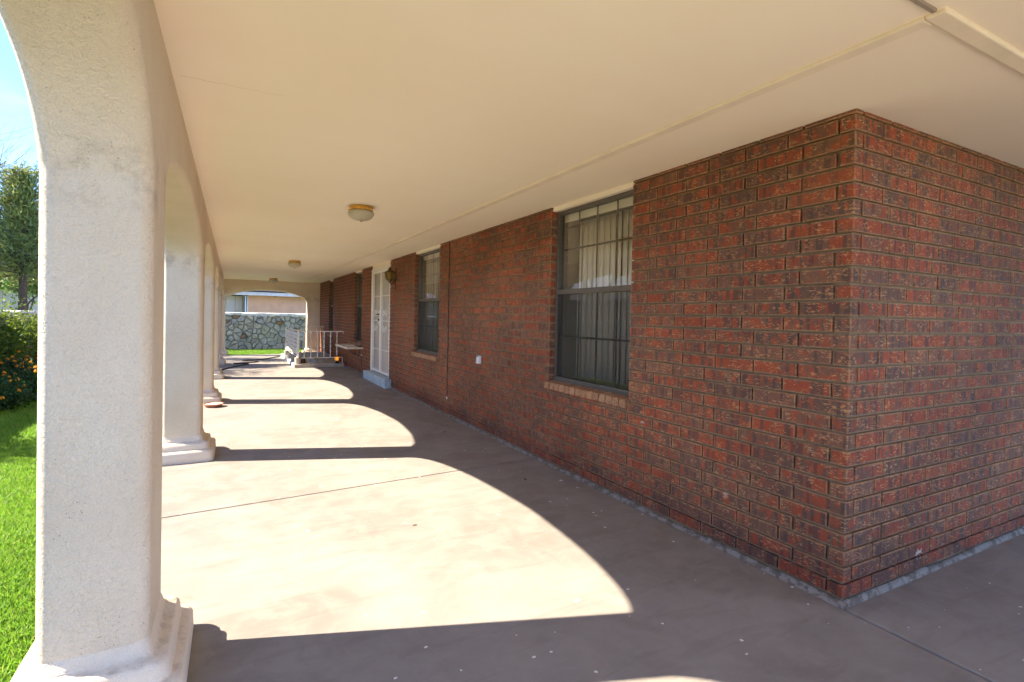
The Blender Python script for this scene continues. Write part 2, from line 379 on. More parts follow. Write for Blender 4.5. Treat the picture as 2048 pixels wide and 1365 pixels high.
mat_leaf('leaf_flower', (.015, .055, .012), (.05, .12, .025))
mat_leaf('petal', (.75, .22, .01), (.85, .42, .02), .3)
M['bark'] = plain('bark', (.11, .085, .065), .9, .15, 0, .3, 30, .6)
t = NT('lawn', .95, .1); p = t.pos(); n = t.noise(p, .6, 4); n2 = t.noise(p, 40, 5, .7)
M['lawn'] = t.fin(t.mix(n2, t.mix(n, (.05, .12, .012), (.08, .16, .02)), (.15, .21, .04)), t.bump(n2, 1.0, .04))

# ------------------------------------------------------------------ dimensions
CEIL = 2.388; XIN = -2.845; XOUT = -3.155; YEND = 17.2
COLS = [-2.46, 0.915, 4.32, 7.66, 10.86, 14.0]
CH = 0.19                                   # half width of a column along the porch
GZ = -0.06                                   # lawn level
PIT = (-1.06, -0.02, 12.68, 15.6)            # stairwell opening

# ------------------------------------------------------------------ ground
g = MB(); S = 400
xs = [-S, -40, -3.295, 0.3, 40, S]; ys = [-S, -40, -3.325, 17.4, 40, S]
px0, px1, py0, py1 = PIT
for i in range(5):
    for j in range(5):
        if i == 2 and j == 2: continue
        if i == 3 and j == 2:
            rect_ = ((.3, -3.325, 8.0, .3), (8.0, -3.325, 40, 17.4), (.3, .3, 8.0, 17.4))
            for q_ in rect_[1:]: g.add([(q_[0], q_[1], GZ), (q_[2], q_[1], GZ), (q_[2], q_[3], GZ), (q_[0], q_[3], GZ)], [(0, 1, 2, 3)])
            continue
        g.add([(xs[i], ys[j], GZ), (xs[i + 1], ys[j], GZ), (xs[i + 1], ys[j + 1], GZ), (xs[i], ys[j + 1], GZ)], [(0, 1, 2, 3)])
tag(g.build('ground', M['lawn']), kind='structure')

# porch floor: bed + separate poured slabs with open joints
fl = MB(); zb = -0.055
def rect(mb, x0, y0, x1, y1, z): mb.add([(x0, y0, z), (x1, y0, z), (x1, y1, z), (x0, y1, z)], [(0, 1, 2, 3)])
for (a, b, c_, d) in ((-3.295, -3.32, .3, py0), (-3.295, py0, px0, py1), (px1, py0, .3, py1), (-3.295, py1, .3, 17.4), (.3, -3.32, 8, .3)):
    rect(fl, a, b, c_, d, zb)
floor = tag(fl.build('porch_floor', M['dirt']), kind='structure')
def slab(poly, name='concrete_slab', z1=0.0, z0=-0.12):
    bm = bmesh.new(); f = bm.faces.new([bm.verts.new((x, y, z1)) for x, y in poly]); bm.normal_update()
    if f.normal.z < 0: f.normal_flip()
    ex = bmesh.ops.extrude_face_region(bm, geom=[f]); top = [v for v in ex['geom'] if isinstance(v, bmesh.types.BMVert)]
    for v in bm.verts:
        if v not in top: v.co.z = z0
    ed = [e for e in bm.edges if all(v in top for v in e.verts)]
    bmesh.ops.bevel(bm, geom=ed, offset=.008, segments=2, affect='EDGES', profile=.5)
    me = bpy.data.meshes.new(name); bm.to_mesh(me); bm.free(); me.materials.append(M['concrete'])
    o = link(bpy.data.objects.new(name, me)); o.parent = floor; return o
jl = lambda x: 2.905 + (x - 0) * .084                     # main cross joint
slab([(-3.29, -3.3), (-.018, -3.3), (-.018, jl(0) - .008), (-3.29, jl(-3.29) - .008)])
slab([(-3.29, jl(-3.29) + .004), (-.002, jl(0) + .004), (-.002, 9.45), (-3.29, 9.35)])
slab([(-3.29, 9.362), (-.002, 9.462), (-.002, py0), (px0, py0), (px0, py1), (-.002, py1), (-.002, 17.32), (-3.29, 17.32)])
slab([(-.004, -3.3), (7.9, -3.3), (7.9, -.004), (-.004, -.004)])
mb = MB(); mb.box((-7.0, -14.0, -.2), (9.0, -3.335, -.02)); tag(mb.build('bounce_slab', M['bounce_slab'], None, .01), kind='structure')  # unseen pale slab added behind the camera to bounce sunlight into the porch
# ------------------------------------------------------------------ ceiling
ce = MB(); ce.box((-3.0, -3.3, CEIL), (8, YEND + .3, CEIL + .15))
ceil = tag(ce.build('porch_ceiling', M['ceiling']), kind='structure')
def board(a, b, name='trim_board', mat='trim', bev=.006):
    mb = MB(); mb.box(a, b); o = mb.build(name, M[mat], ceil, bev); return o
board((-.596, -.5345, CEIL - .015), (-.536, YEND - .002, CEIL + .02))
board((-.596, -.596, CEIL - .016), (7.9, -.535, CEIL + .02))
board((-2.86, -.575, CEIL - .010), (-.605, -.560, CEIL + .02), 'seam_strip', 'post', .002)
for (x0, y, ln) in ((-2.82, 1.27, .42), (-2.84, 7.05, 1.1), (-2.84, 11.2, .5)):      # hairline board seams
    mb = MB(); pts = [(x0 + ln * k / 12, y + .006 * math.sin(k * 1.9 + y)) for k in range(13)]
    for k in range(12):
        wd = .0009 * (1 - .6 * k / 12)
        mb.add([(pts[k][0], pts[k][1] - wd, CEIL - .002), (pts[k + 1][0], pts[k + 1][1] - wd, CEIL - .002), (pts[k + 1][0], pts[k + 1][1] + wd, CEIL - .002), (pts[k][0], pts[k][1] + wd, CEIL - .002)], [(3, 2, 1, 0)])
    mb.build('ceiling_crack', M['post'], ceil)
# flat roof above so that no sky light leaks through
mb = MB(); mb.box((XOUT + .004, -3.4, CEIL + .16), (8.2, YEND + .33, CEIL + .34)); roof_part = mb
# ------------------------------------------------------------------ arcade
arc = empty('porch_arcade', (XIN, COLS[1], 0), 0, 'cream stucco arcade with arches and square columns along the lawn side', 'arcade')
ARCH = [(0, 1.80), (.035, 1.885), (.10, 1.972), (.20, 2.052), (.35, 2.120), (.56, 2.172), (.85, 2.205), (1.15, 2.219)]
ARCH_LOW = [(0, 1.80), (.02, 1.862), (.06, 1.905), (.12, 1.945), (.22, 1.985), (.36, 2.023), (.65, 2.075), (1.0, 2.110)]
def arch_pts(y0, y1, crown=2.222, prof=ARCH, sc=1.0):
    mid = (y0 + y1) / 2; half = (y1 - y0) / 2; L = []
    ps = [(d * half / 1.48, z) for d, z in prof]
    fine = []
    P = [Vector((a, b)) for a, b in ps] + [Vector((half, crown))]
    for i in range(len(P) - 1):
        p0 = P[i - 1] if i else P[0] * 2 - P[1]; p3 = P[i + 2] if i + 2 < len(P) else Vector((2 * half - P[i][0], P[i][1]))
        for k in range(4):
            s_ = k / 4; q_ = .5 * ((2 * P[i]) + (P[i + 1] - p0) * s_ + (2 * p0 - 5 * P[i] + 4 * P[i + 1] - p3) * s_ ** 2 + (3 * P[i] - p0 - 3 * P[i + 1] + p3) * s_ ** 3)
            fine.append((q_[0], q_[1]))
    return [(y0 + a, z) for a, z in fine] + [(mid, crown)] + [(y1 - a, z) for a, z in fine[::-1]]
def extrude_outline(outline, axis, a, b, name, mat, parent, bev, skip):
    """outline in (s,z); extruded between a and b along the other horizontal axis, edges rounded"""
    bm = bmesh.new()
    mk = (lambda s, z, e: (e, s, z)) if axis == 'y' else (lambda s, z, e: (s, e, z))
    va = [bm.verts.new(mk(s, z, a)) for s, z in outline]; vb = [bm.verts.new(mk(s, z, b)) for s, z in outline]
    n = len(outline); bm.faces.new(va); bm.faces.new(vb[::-1])
    for i in range(n): bm.faces.new((va[i], vb[i], vb[(i + 1) % n], va[(i + 1) % n]))
    bmesh.ops.recalc_face_normals(bm, faces=bm.faces)
    ed = []
    for L in (va, vb):
        for i in range(n):
            if i in skip: continue
            e = bm.edges.get((L[i], L[(i + 1) % n]))
            if e: ed.append(e)
    bmesh.ops.bevel(bm, geom=ed, offset=bev, segments=4, affect='EDGES', profile=.5, clamp_overlap=True)
    me = bpy.data.meshes.new(name); bm.to_mesh(me); bm.free(); me.materials.append(M[mat])
    me.polygons.foreach_set('use_smooth', [True] * len(me.polygons))
    o = link(bpy.data.objects.new(name, me))
    if parent: o.parent = parent; o.matrix_parent_inverse = parent.matrix_basis.inverted()
    o.modifiers.new('wn', 'WEIGHTED_NORMAL').weight = 100
    return o
SZ = [.25 + .15 * k for k in range(10)]
ol = [(COLS[0] - CH, CEIL + .1), (COLS[0] - CH, -.05)]
for i, cy_ in enumerate(COLS):
    ol += [(cy_ + CH, -.05)] + [(cy_ + CH, z_) for z_ in SZ]
    nxt = COLS[i + 1] - CH if i + 1 < len(COLS) else YEND - .02
    ol += arch_pts(cy_ + CH, nxt) if i == 0 else arch_pts(cy_ + CH, nxt, 2.134, ARCH_LOW)
    ol += [(nxt, z_) for z_ in SZ[::-1]]
    if i + 1 < len(COLS): ol.append((nxt, -.05))
ol += [(YEND - .02, -.05), (YEND + .34, -.05), (YEND + .34, CEIL + .1)]
skip = {i for i in range(len(ol)) if (ol[i][1] > CEIL and ol[(i + 1) % len(ol)][1] > CEIL)}
extrude_outline(ol, 'y', XOUT, XIN, 'arcade_wall', 'stucco', arc, .045, skip)
# end wall with its wide arch
EP = [(0, 1.74), (.05, 1.80), (.14, 1.86), (.28, 1.92), (.48, 1.98), (.75, 2.035), (1.1, 2.07)]
ol2 = [(XIN - .01, CEIL + .1), (XIN - .01, -.05), (-2.80, -.05)] + arch_pts(-2.80, -.40, 2.085, EP) + [(-.40, -.05), (.06, -.05), (.06, CEIL + .1)]
sk2 = {0, 1, len(ol2) - 1, len(ol2) - 2, len(ol2) - 3}
extrude_outline(ol2, 'x', YEND, YEND + .32, 'end_wall', 'stucco', arc, .03, sk2)
# moulded plinths
PROF = [(.106, -.06), (.110, .015), (.108, .080), (.098, .098), (.080, .104), (.070, .108), (.066, .125), (.062, .152), (.050, .166), (.028, .170), (.014, .182), (.004, .215), (-.01, .24)]
def plinth(cx_, cy_, hx, hy):
    vs_ = []; n = 0
    for off, z in PROF:
        ring = []
        for (sx, sy, a0) in ((1, 1, 0), (-1, 1, 90), (-1, -1, 180), (1, -1, 270)):
            rr = .040 + max(0, off) * .22; ex = hx + off - rr; ey = hy + off - rr
            for k in range(6):
                a = R(a0 + 90 * k / 5); ring.append((sx * ex + rr * math.cos(a), sy * ey + rr * math.sin(a), z + .003 * math.sin(a * 3 + cy_ * 5 + off * 30)))
        n = len(ring); vs_ += ring
    fs = [(i * n + k, i * n + (k + 1) % n, (i + 1) * n + (k + 1) % n, (i + 1) * n + k) for i in range(len(PROF) - 1) for k in range(n)]
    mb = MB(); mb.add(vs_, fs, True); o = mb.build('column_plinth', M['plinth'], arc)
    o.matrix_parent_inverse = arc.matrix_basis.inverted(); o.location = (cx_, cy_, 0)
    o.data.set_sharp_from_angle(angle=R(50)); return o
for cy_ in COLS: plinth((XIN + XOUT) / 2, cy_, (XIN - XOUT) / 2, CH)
plinth((XIN + XOUT) / 2, YEND + .16, (XIN - XOUT) / 2 + .02, .18)
plinth(-.19, YEND + .16, .21, .16)

# ------------------------------------------------------------------ brick house
house = empty('brick_house', (0, 0, 0), 0, 'dark red brick house wall with bronze windows under the porch ceiling', 'house')
roof_part.build('roof', M['pale_roof'], house)
CZ = .0808; Z0 = .105                        # course height, first bed joint
JT = .0105; BD = .10
OPEN = [  # y0,y1,z0,z1
    (1.57, 2.69, .785, 9), (5.645, 6.805, .785, 9), (8.30, 9.80, .17, 9), (10.74, 11.52, .70, 9), (14.58, 15.32, .76, 9)]
wall_core = MB(); X0 = .0185; X1 = .32
ysegs = sorted({-1.0, YEND + .0} | {o[0] for o in OPEN} | {o[1] for o in OPEN}); ysegs[0] = .0185
cur = .0185
for (a, b, z0, z1) in OPEN:
    wall_core.box((X0, cur, -.1), (X1, a - .008, CEIL + .05))
    wall_core.box((X0, a - .008, -.1), (X1, b + .008, z0 - .075))
    cur = b + .008
wall_core.box((X0, cur, -.1), (X1, YEND + .3, CEIL + .05))
wall_core.box((X1 + .0005, .0185, -.1), (8, X1, CEIL + .05))
brick_wall = wall_core.build('brick_wall', M['mortar'], house)

def brick_verts(s0, s1, z0, z1, depth, jit, ch=.0035):
    """local frame: s along the wall, n outwards (front at n=0), z up. returns verts, faces, uvs(per vert)"""
    J = lambda: rng.uniform(-jit, jit)
    ps = [(s0, z0), (s1, z0), (s1, z1), (s0, z1)]
    inn = [(s0 + ch, z0 + ch), (s1 - ch, z0 + ch), (s1 - ch, z1 - ch), (s0 + ch, z1 - ch)]
    tilt = J() * .6
    vs_ = [(s + J(), tilt + J() * .3, z + J()) for s, z in inn] + [(s + J() * .7, -ch + J() * .3, z + J() * .7) for s, z in ps] + [(s, -depth, z) for s, z in ps]
    fs = [(0, 1, 2, 3)] + [(k, k + 4, (k + 1) % 4 + 4, (k + 1) % 4) for k in range(4)] + [(k + 4, k + 8, (k + 1) % 4 + 8, (k + 1) % 4 + 4) for k in range(4)]
    fs = [f[::-1] if i == 0 else f for i, f in enumerate(fs)]
    return vs_, fs
def corner_brick(lx, ly, z0, z1, jit):
    bm = bmesh.new()
    bmesh.ops.create_cube(bm, size=1)
    for v in bm.verts:
        v.co = ((v.co.x + .5) * lx, (v.co.y + .5) * ly, z0 + (v.co.z + .5) * (z1 - z0))
        v.co += Vector((rng.uniform(-jit, jit), rng.uniform(-jit, jit), rng.uniform(-jit, jit)))
    bmesh.ops.bevel(bm, geom=list(bm.edges), offset=.004, segments=1, affect='EDGES')
    vs_ = [tuple(v.co) for v in bm.verts]; bm.verts.index_update(); fs = [tuple(v.index for v in f.verts) for f in bm.faces]; bm.free(); return vs_, fs
BR = []                                      # list of dicts: world verts, faces, uv, area
NC = 30
for k in range(NC):
    z0 = Z0 + (k - 1) * CZ + JT / 2; z1 = z0 + CZ - JT
    if k == 0: z0 = Z0 - CZ + .012
    if k == NC - 1: z1 = CEIL + .01
    odd = (NC - 1 - k) % 2 == 1
    if k == NC - 1: odd = False
    zj = rng.uniform(-.0012, .0012); z0 += zj; z1 += zj
    # corner brick
    if odd: vs_, fs = corner_brick(.2445, .0765, z0, z1, .0015)
    else: vs_, fs = corner_brick(.0655, .2575, z0, z1, .0015)
    wv = vs_; uv = [(vs_[i][0] + vs_[i][1], vs_[i][2] - z0) for f in fs for i in f]
    BR.append((wv, fs, uv))
    # main wall
    s = (.085 if odd else .265); P = .2625; row = []
    while s < YEND:
        row.append([s + JT / 2 + rng.uniform(-.002, .002), min(s + P - JT / 2 + rng.uniform(-.002, .002), YEND), z1]); s += P
    for (oa, ob, oz0, oz1) in OPEN:
        lim = oz0 - .075
        if z1 <= lim + .004: continue
        cut = z0 < lim - .02
        L_, R_, C_ = [], [], []
        for (p_, q_, zt) in row:
            if q_ <= oa: L_.append([p_, q_, zt])
            elif p_ >= ob: R_.append([p_, q_, zt])
            else:
                if p_ < oa: L_.append([p_, oa, zt])
                if q_ > ob: R_.append([ob, q_, zt])
                if cut: C_.append([max(p_, oa + .005), min(q_, ob - .005), lim - .005])
        if L_ and L_[-1][1] - L_[-1][0] < .07 and len(L_) > 1: L_.pop()
        if R_ and R_[0][1] - R_[0][0] < .07 and len(R_) > 1: R_.pop(0)
        if L_: L_[-1][1] = oa
        if R_: R_[0][0] = ob
        row = L_ + [c_ for c_ in C_ if c_[1] - c_[0] > .02] + R_
    for (p_, q_, zt) in row:
        if zt - z0 < .012 or q_ - p_ < .01: continue
        vs_, fs = brick_verts(p_, q_, z0, zt, BD, .0014)
        fs = [f[::-1] for f in fs]
        wv = [(-n, s_, z) for s_, n, z in vs_]
        uv = [(vs_[i][0] - p_ + abs(vs_[i][1]) * .8, vs_[i][2] - z0) for f in fs for i in f]
        BR.append((wv, fs, uv))
    # side wall
    s = (.25 if odd else .072); P = .2505
    while s < 5.0:
        a = s + .0068 + rng.uniform(-.002, .002); b = s + P - .0068 + rng.uniform(-.002, .002)
        vs_, fs = brick_verts(a, b, z0, z1, BD, .0014)
        wv = [(s_, -n, z) for s_, n, z in vs_]
        uv = [(vs_[i][0] - a + abs(vs_[i][1]) * .8, vs_[i][2] - z0) for f in fs for i in f]
        BR.append((wv, fs, uv))
        s += P
def scr_area(wv):
    pp = [project(p) for p in wv]
    if any(q_ is None for q_ in pp): return 0
    xs_ = [min(max(q_[0], 0), 2048) for q_ in pp]; ys_ = [min(max(q_[1], 0), 1365) for q_ in pp]
    return (max(xs_) - min(xs_)) * (max(ys_) - min(ys_))
order = sorted(range(len(BR)), key=lambda i: -scr_area(BR[i][0]))
def brick_mesh(items, name, rnds):
    V = []; F_ = []; U = []; A = []; BL = []
    for (wv, fs, uv), rv in zip(items, rnds):
        b = len(V); V += wv; F_ += [tuple(b + i for i in f) for f in fs]; U += uv; A += [rv] * len(wv); BL += [max(q_[0] for q_ in (uv if len(wv) > 14 else uv[:4]))] * len(wv)
    me = bpy.data.meshes.new(name); me.from_pydata(V, [], F_)
    me.uv_layers.new(name='UVMap').data.foreach_set('uv', np.array(U, dtype=np.float32).ravel())
    me.attributes.new('rnd', 'FLOAT', 'POINT').data.foreach_set('value', np.array(A, dtype=np.float32))
    me.attributes.new('blen', 'FLOAT', 'POINT').data.foreach_set('value', np.array(BL, dtype=np.float32))
    me.materials.append(M['brick'])
    bm = bmesh.new(); bm.from_mesh(me); bmesh.ops.recalc_face_normals(bm, faces=bm.faces); bm.to_mesh(me); bm.free()
    me.update(); return me
for i in order[:300]:
    wv, fs, uv = BR[i]
    c0 = Vector(wv[0]); me = brick_mesh([([tuple(Vector(p) - c0) for p in wv], fs, uv)], 'brick', [rng.random()])
    o = link(bpy.data.objects.new('brick', me)); o.location = c0; o.parent = brick_wall
rest = order[300:]
o = link(bpy.data.objects.new('brick_courses', brick_mesh([BR[i] for i in rest], 'brick_courses', [rng.random() for _ in rest]))); o.parent = brick_wall; o['kind'] = 'stuff'

# rough cement skim along the foot of the wall
def skim(p0, p1, nrm, n, name='mortar_skirt'):
    p0 = Vector(p0); p1 = Vector(p1); nrm = Vector(nrm); vs_ = []; fs = []
    L = (p1 - p0).length
    for i in range(n + 1):
        p = p0 + (p1 - p0) * i / n; j1 = .5 + .5 * math.sin(i * .21) * math.sin(i * .073 + 2); j2 = rng.random() * .6; j3 = rng.random() * .6
        for (o_, z) in ((-.012, .012 + .014 * j1 + .007 * j2), (.002 + .002 * j2, .009 + .013 * j1 + .006 * j2), (.008 + .004 * j3, .006 + .004 * j2), (.016 + .012 * j3 * j1, -.003)):
            q_ = p + nrm * o_; vs_.append((q_.x, q_.y, z))
    for i in range(n):
        for k in range(3): fs.append((i * 4 + k, (i + 1) * 4 + k, (i + 1) * 4 + k + 1, i * 4 + k + 1))
    mb = MB(); mb.add(vs_, fs, True); return mb.build(name, M['cement'], house)
skim((0, -.02, 0), (0, 8.12, 0), (-1, 0, 0), 260); skim((0, 9.97, 0), (0, PIT[2] - .2, 0), (-1, 0, 0), 60); skim((0, PIT[3] + .2, 0), (0, YEND, 0), (-1, 0, 0), 30)
skim((-.02, 0, 0), (5.0, 0, 0), (0, -1, 0), 170)

# windows --------------------------------------------------------------
def bx(a, b, name, mat, par, bev=0.0):
    mb = MB(); mb.box(a, b); return mb.build(name, M[mat], par, bev)
def window(y0, y1, z0, label, cols=4, first=False, zmid=None):
    w_ = empty('window', (0.08, (y0 + y1) / 2, z0)); w_.parent = house; w_['label'] = label
    inv = (Matrix.Translation(w_.location)).inverted()
    z1 = 2.350; zm = zmid or z0 + (z1 - z0) * .525; fx0, fx1 = .060, .125; fw = .032
    def P(a, b, name, mat, bev=0.0):
        o = bx(a, b, name, mat, w_, bev); o.matrix_parent_inverse = inv; return o
    ya, yb = y0 + .004, y1 - .004
    mb = MB(); mb.box((fx0, ya, z0), (fx1, ya + fw, z1)); mb.box((fx0, yb - fw, z0), (fx1, yb, z1))
    mb.box((fx0, ya + fw, z0), (fx1, yb - fw, z0 + .035)); mb.box((fx0, ya + fw, z1 - .03), (fx1, yb - fw, z1))
    mb.box((fx0 - .012, ya - .001, z0 - .01), (fx0 - .0005, yb + .001, z0 + .016))
    f = mb.build('frame', M['alu'], w_, .003); f.matrix_parent_inverse = inv
    P((fx0 - .004, ya + fw + .0005, zm - .022), (fx1 - .02, yb - fw - .0005, zm + .022), 'meeting_rail', 'alu', .003)
    gi = .098
    P((gi, ya + fw, zm + .022), (gi + .004, yb - fw, z1 - .03), 'pane', 'glass')
    P((gi + .012, ya + fw, z0 + .035), (gi + .016, yb - fw, zm - .022), 'pane', 'glass')
    for k in range(1, cols):
        y = ya + fw + (yb - ya - 2 * fw) * k / cols
        P((gi + .006, y - .008, zm + .022), (gi + .011, y + .008, z1 - .03), 'muntin', 'bronze')
        P((gi + .018, y - .008, z0 + .035), (gi + .024, y + .008, zm - .022), 'muntin', 'bronze')
    for (za, xg) in (((zm + z1) / 2 + .015, gi + .0055), ((z0 + zm) / 2, gi + .0175)):
        P((xg, ya + fw, za - .008), (xg + .007, yb - fw, za + .008), 'muntin', 'bronze')
    P((fx0 + .004, ya + fw + .006, z0 + .036), (fx0 + .007, yb - fw - .006, zm - .022), 'solar_screen', 'screen')
    P((fx0, ya + fw, z0 + .0355), (fx0 + .012, ya + fw + .014, zm - .0225), 'screen_frame', 'bronze')
    P((fx0, yb - fw - .014, z0 + .0355), (fx0 + .012, yb - fw, zm - .0225), 'screen_frame', 'bronze')
    # painted filler board between frame and soffit, jamb liners
    P((.018, y0 + .001, z1 + .0005), (.30, y1 - .001, CEIL + .03), 'head_board', 'ceiling')
    # room niche
    mb = MB(); a, b = (.1265, y0 - .10, z0 - .1), (1.15, y1 + .5, CEIL + .03)
    X, Y, Z = (a[0] + .20, b[0]), (a[1], b[1]), (a[2], b[2])
    mb.add([(X[0], Y[0], Z[0]), (X[1], Y[0], Z[0]), (X[1], Y[1], Z[0]), (X[0], Y[1], Z[0]), (X[0], Y[0], Z[1]), (X[1], Y[0], Z[1]), (X[1], Y[1], Z[1]), (X[0], Y[1], Z[1])],
           [(0, 1, 2, 3), (7, 6, 5, 4), (4, 5, 1, 0), (5, 6, 2, 1), (6, 7, 3, 2)])
    mb.box((.127, y0 + .001, z0 + .0), (.318, y0 + .012, z1)); mb.box((.127, y1 - .012, z0), (.318, y1 - .001, z1)); mb.box((.127, y0 + .0125, z0 - .012), (.318, y1 - .0125, z0 + .010))
    o = mb.build('room_lining', M['room'], w_); o.matrix_parent_inverse = inv
    # rowlock sill
    n = max(4, round((y1 - y0 + .02) / .080)); wd = (y1 - y0 + .02) / n
    mb = MB(); mb.box((-.014, y0 - .008, z0 - .074), (.0555, y1 + .008, z0 - .022)); s_ = mb.build('sill', M['mortar'], w_); s_.matrix_parent_inverse = inv
    for k in range(n):
        a = y0 - .01 + k * wd + .005; b = a + wd - .010; dz = rng.uniform(-.002, .002); dx = rng.uniform(-.003, .003)
        vs_ = [(-.040 + dx, z0 - .076), (-.034 + dx, z0 - .014), (.058, z0 - .002), (.058, z0 - .07)]
        V = [(x, a, z + dz) for x, z in vs_] + [(x, b, z + dz) for x, z in vs_]
        fs = [(3, 2, 1, 0), (4, 5, 6, 7), (0, 1, 5, 4), (1, 2, 6, 5), (2, 3, 7, 6), (3, 0, 4, 7)]
        uv = [(V[i][2] - z0 + .08 + V[i][0] * .3, (V[i][1] - a) * .9) for f in fs for i in f]
        me = brick_mesh([(V, fs, uv)], 'sill_brick', [rng.random()]); me.materials.clear(); me.materials.append(M['sill_brick'])
        o = link(bpy.data.objects.new('sill_brick', me)); o.parent = w_; o.matrix_parent_inverse = inv
        md = o.modifiers.new('b', 'BEVEL'); md.width = .004; md.segments = 1
    return w_
# lighter, scuffed brick for the sills
t = NT('sill_brick', .7, .3); a = t.math('FRACT', t.math('ADD', t.attr('rnd'), t.rand())); p = t.pos((1, 1, 1))
q = t.n.new('ShaderNodeVectorMath'); q.operation = 'ADD'; t.l.new(p, q.inputs[0]); t.l.new(comb(t, a, a, 0.0), q.inputs[1])
n = t.noise(q.outputs[0], 45, 4, .65, .5); n2 = t.noise(t.pos((1, 60, 25)), 2.0, 3, .6, .5)
c = t.mix(a, (.30, .14, .065), (.42, .23, .12)); c = t.mix(t.ramp(n, .5, .68), c, (.14, .055, .035)); c = t.mix(t.math('MULTIPLY', t.ramp(n2, .52, .62), .6), c, (.56, .37, .21))
M['sill_brick'] = t.fin(c, t.bump(n, .7, .005))

window(1.57, 2.69, .785, 'bronze sash window with four by two panes and dark lower screen beside the house corner', zmid=1.605)
window(5.645, 6.805, .785, 'bronze sash window with dark lower screen right of the white door', zmid=1.605)
window(10.74, 11.52, .70, 'narrow window with dark lower screen above the wall shelf', 3)
window(14.58, 15.32, .76, 'narrow far window behind the stair railing', 3)

# vertical blinds
def blind(y0, y1, z0, label, yopen=0.0):
    b = empty('vertical_blind', (.165, (y0 + y1) / 2, z0), 0, label, 'blind', 'vertical blinds behind the windows')
    h = 2.30 - z0; Y0 = y0 + .02 - b.location.y; Y1 = y1 - .02 - yopen - b.location.y
    mb = MB(); mb.box((-.03, Y0, h - .045), (-.022, y1 - .02 - b.location.y, h + .03)); mb.build('valance', M['blind'], b)
    n = int((Y1 - Y0) / .078); me = None
    for k in range(n):
        if me is None:
            mb = MB(); vs_ = []; W_ = .089; N_ = 6
            for i in range(N_ + 1):
                u = -W_ / 2 + W_ * i / N_; c_ = .010 * (1 - (2 * i / N_ - 1) ** 2)
                for z in (.03, h - .05): vs_.append((c_, u, z))
                for z in (.03, h - .05): vs_.append((c_ + .0008, u, z))
            fs = []
            for i in range(N_):
                a = i * 4; fs += [(a, a + 4, a + 5, a + 1), (a + 2, a + 3, a + 7, a + 6), (a + 1, a + 5, a + 7, a + 3), (a, a + 2, a + 6, a + 4)]
            mb.add(vs_, fs, True); me = mb.mesh('slat', M['blind'])
        o = link(bpy.data.objects.new('slat', me)); o.parent = b
        o.location = (.03, Y0 + .05 + k * .078, 0); o.rotation_euler = (0, 0, R(-9 + rng.uniform(-6, 5)))
    return b
blind(1.57, 2.69, .80, 'cream vertical blind behind the nearest window by the house corner', .14)
blind(5.645, 6.805, .80, 'cream vertical blind behind the window right of the white door')
blind(10.74, 11.52, .72, 'cream vertical blind behind the narrow window above the shelf')
blind(14.58, 15.32, .78, 'cream vertical blind behind the farthest narrow window')

# double security door -----------------------------------------------
dr = empty('security_door', (.03, 9.05, .19)); dr.parent = house; dr['label'] = 'white barred double security door with scrollwork'
inv = Matrix.Translation(dr.location).inverted()
def DP(mb, name, mat, bev=0.0):
    o = mb.build(name, M[mat], dr, bev); o.matrix_parent_inverse = inv; return o
mb = MB(); mb.box((.0, 8.305, .17), (.06, 8.350, 2.31)); mb.box((.0, 9.750, .17), (.06, 9.795, 2.31)); mb.box((.0, 8.3505, 2.262), (.06, 9.7495, 2.31)); DP(mb, 'door_frame', 'white_metal', .003)
mb = MB(); mb.box((.019, 8.301, 2.3105), (.30, 9.799, CEIL + .03)); DP(mb, 'head_board', 'ceiling')
mb = MB(); mb.box((.10, 8.302, .16), (.15, 9.798, 2.3105)); DP(mb, 'inner_door', 'door_panel')
for (ya, yb) in ((8.352, 9.045), (9.055, 9.748)):
    mb = MB(); z0_, z1_ = .195, 2.258
    mb.box((.012, ya, z0_), (.046, ya + .042, z1_)); mb.box((.012, yb - .042, z0_), (.046, yb, z1_))
    mb.box((.013, ya + .0425, z0_), (.045, yb - .0425, z0_ + .05)); mb.box((.013, ya + .0425, z1_ - .045), (.045, yb - .0425, z1_)); DP(mb, 'leaf_frame', 'white_metal', .003)
    for z in (.66, 1.24, 1.74):
        mb = MB(); mb.box((.0315, ya + .0425, z - .010), (.037, yb - .0425, z + .010)); DP(mb, 'cross_bar', 'white_metal')
    nb = 6
    for k in range(1, nb + 1):
        y = ya + .042 + (yb - ya - .084) * k / (nb + 1); mb = MB(); mb.box((.026, y - .011, z0_ + .05), (.031, y + .011, z1_ - .045)); DP(mb, 'bar', 'white_metal')
    ym = (ya + yb) / 2
    for s_ in (-1, 1):                       # scrolls
        for zc, dz in ((1.38, 1), (1.10, -1)):
            pts = []
            for k in range(26):
                a = k / 25 * 2.6 * math.pi; r0 = .075 * (1 - k / 32); pts.append((.014, ym + s_ * (.085 - r0 * math.cos(a) * .9), zc + dz * r0 * math.sin(a) * 1.2))
            mb = MB(); mb.tube(pts, .006, 5); DP(mb, 'scroll', 'white_metal')
mb = MB(); mb.box((-.004, 9.062, 1.16), (.0115, 9.118, 1.44)); DP(mb, 'lock_plate', 'white_metal', .003)
mb = MB(); mb.tube([(-.004, 9.09, 1.37), (-.045, 9.09, 1.37)], .016, 10); mb.tube([(-.040, 9.10, 1.37), (-.040, 9.17, 1.365)], .009, 8); DP(mb, 'handle', 'aged_brass')
mb = MB(); mb.tube([(-.004, 9.09, 1.26), (-.022, 9.09, 1.26)], .022, 12); DP(mb, 'deadbolt', 'aged_brass')
for z in (.42, .95, 1.5, 2.0):
    mb = MB(); mb.tube([(-.006, 8.335, z - .04), (-.006, 8.335, z + .04)], .008, 8); DP(mb, 'hinge', 'white_metal')
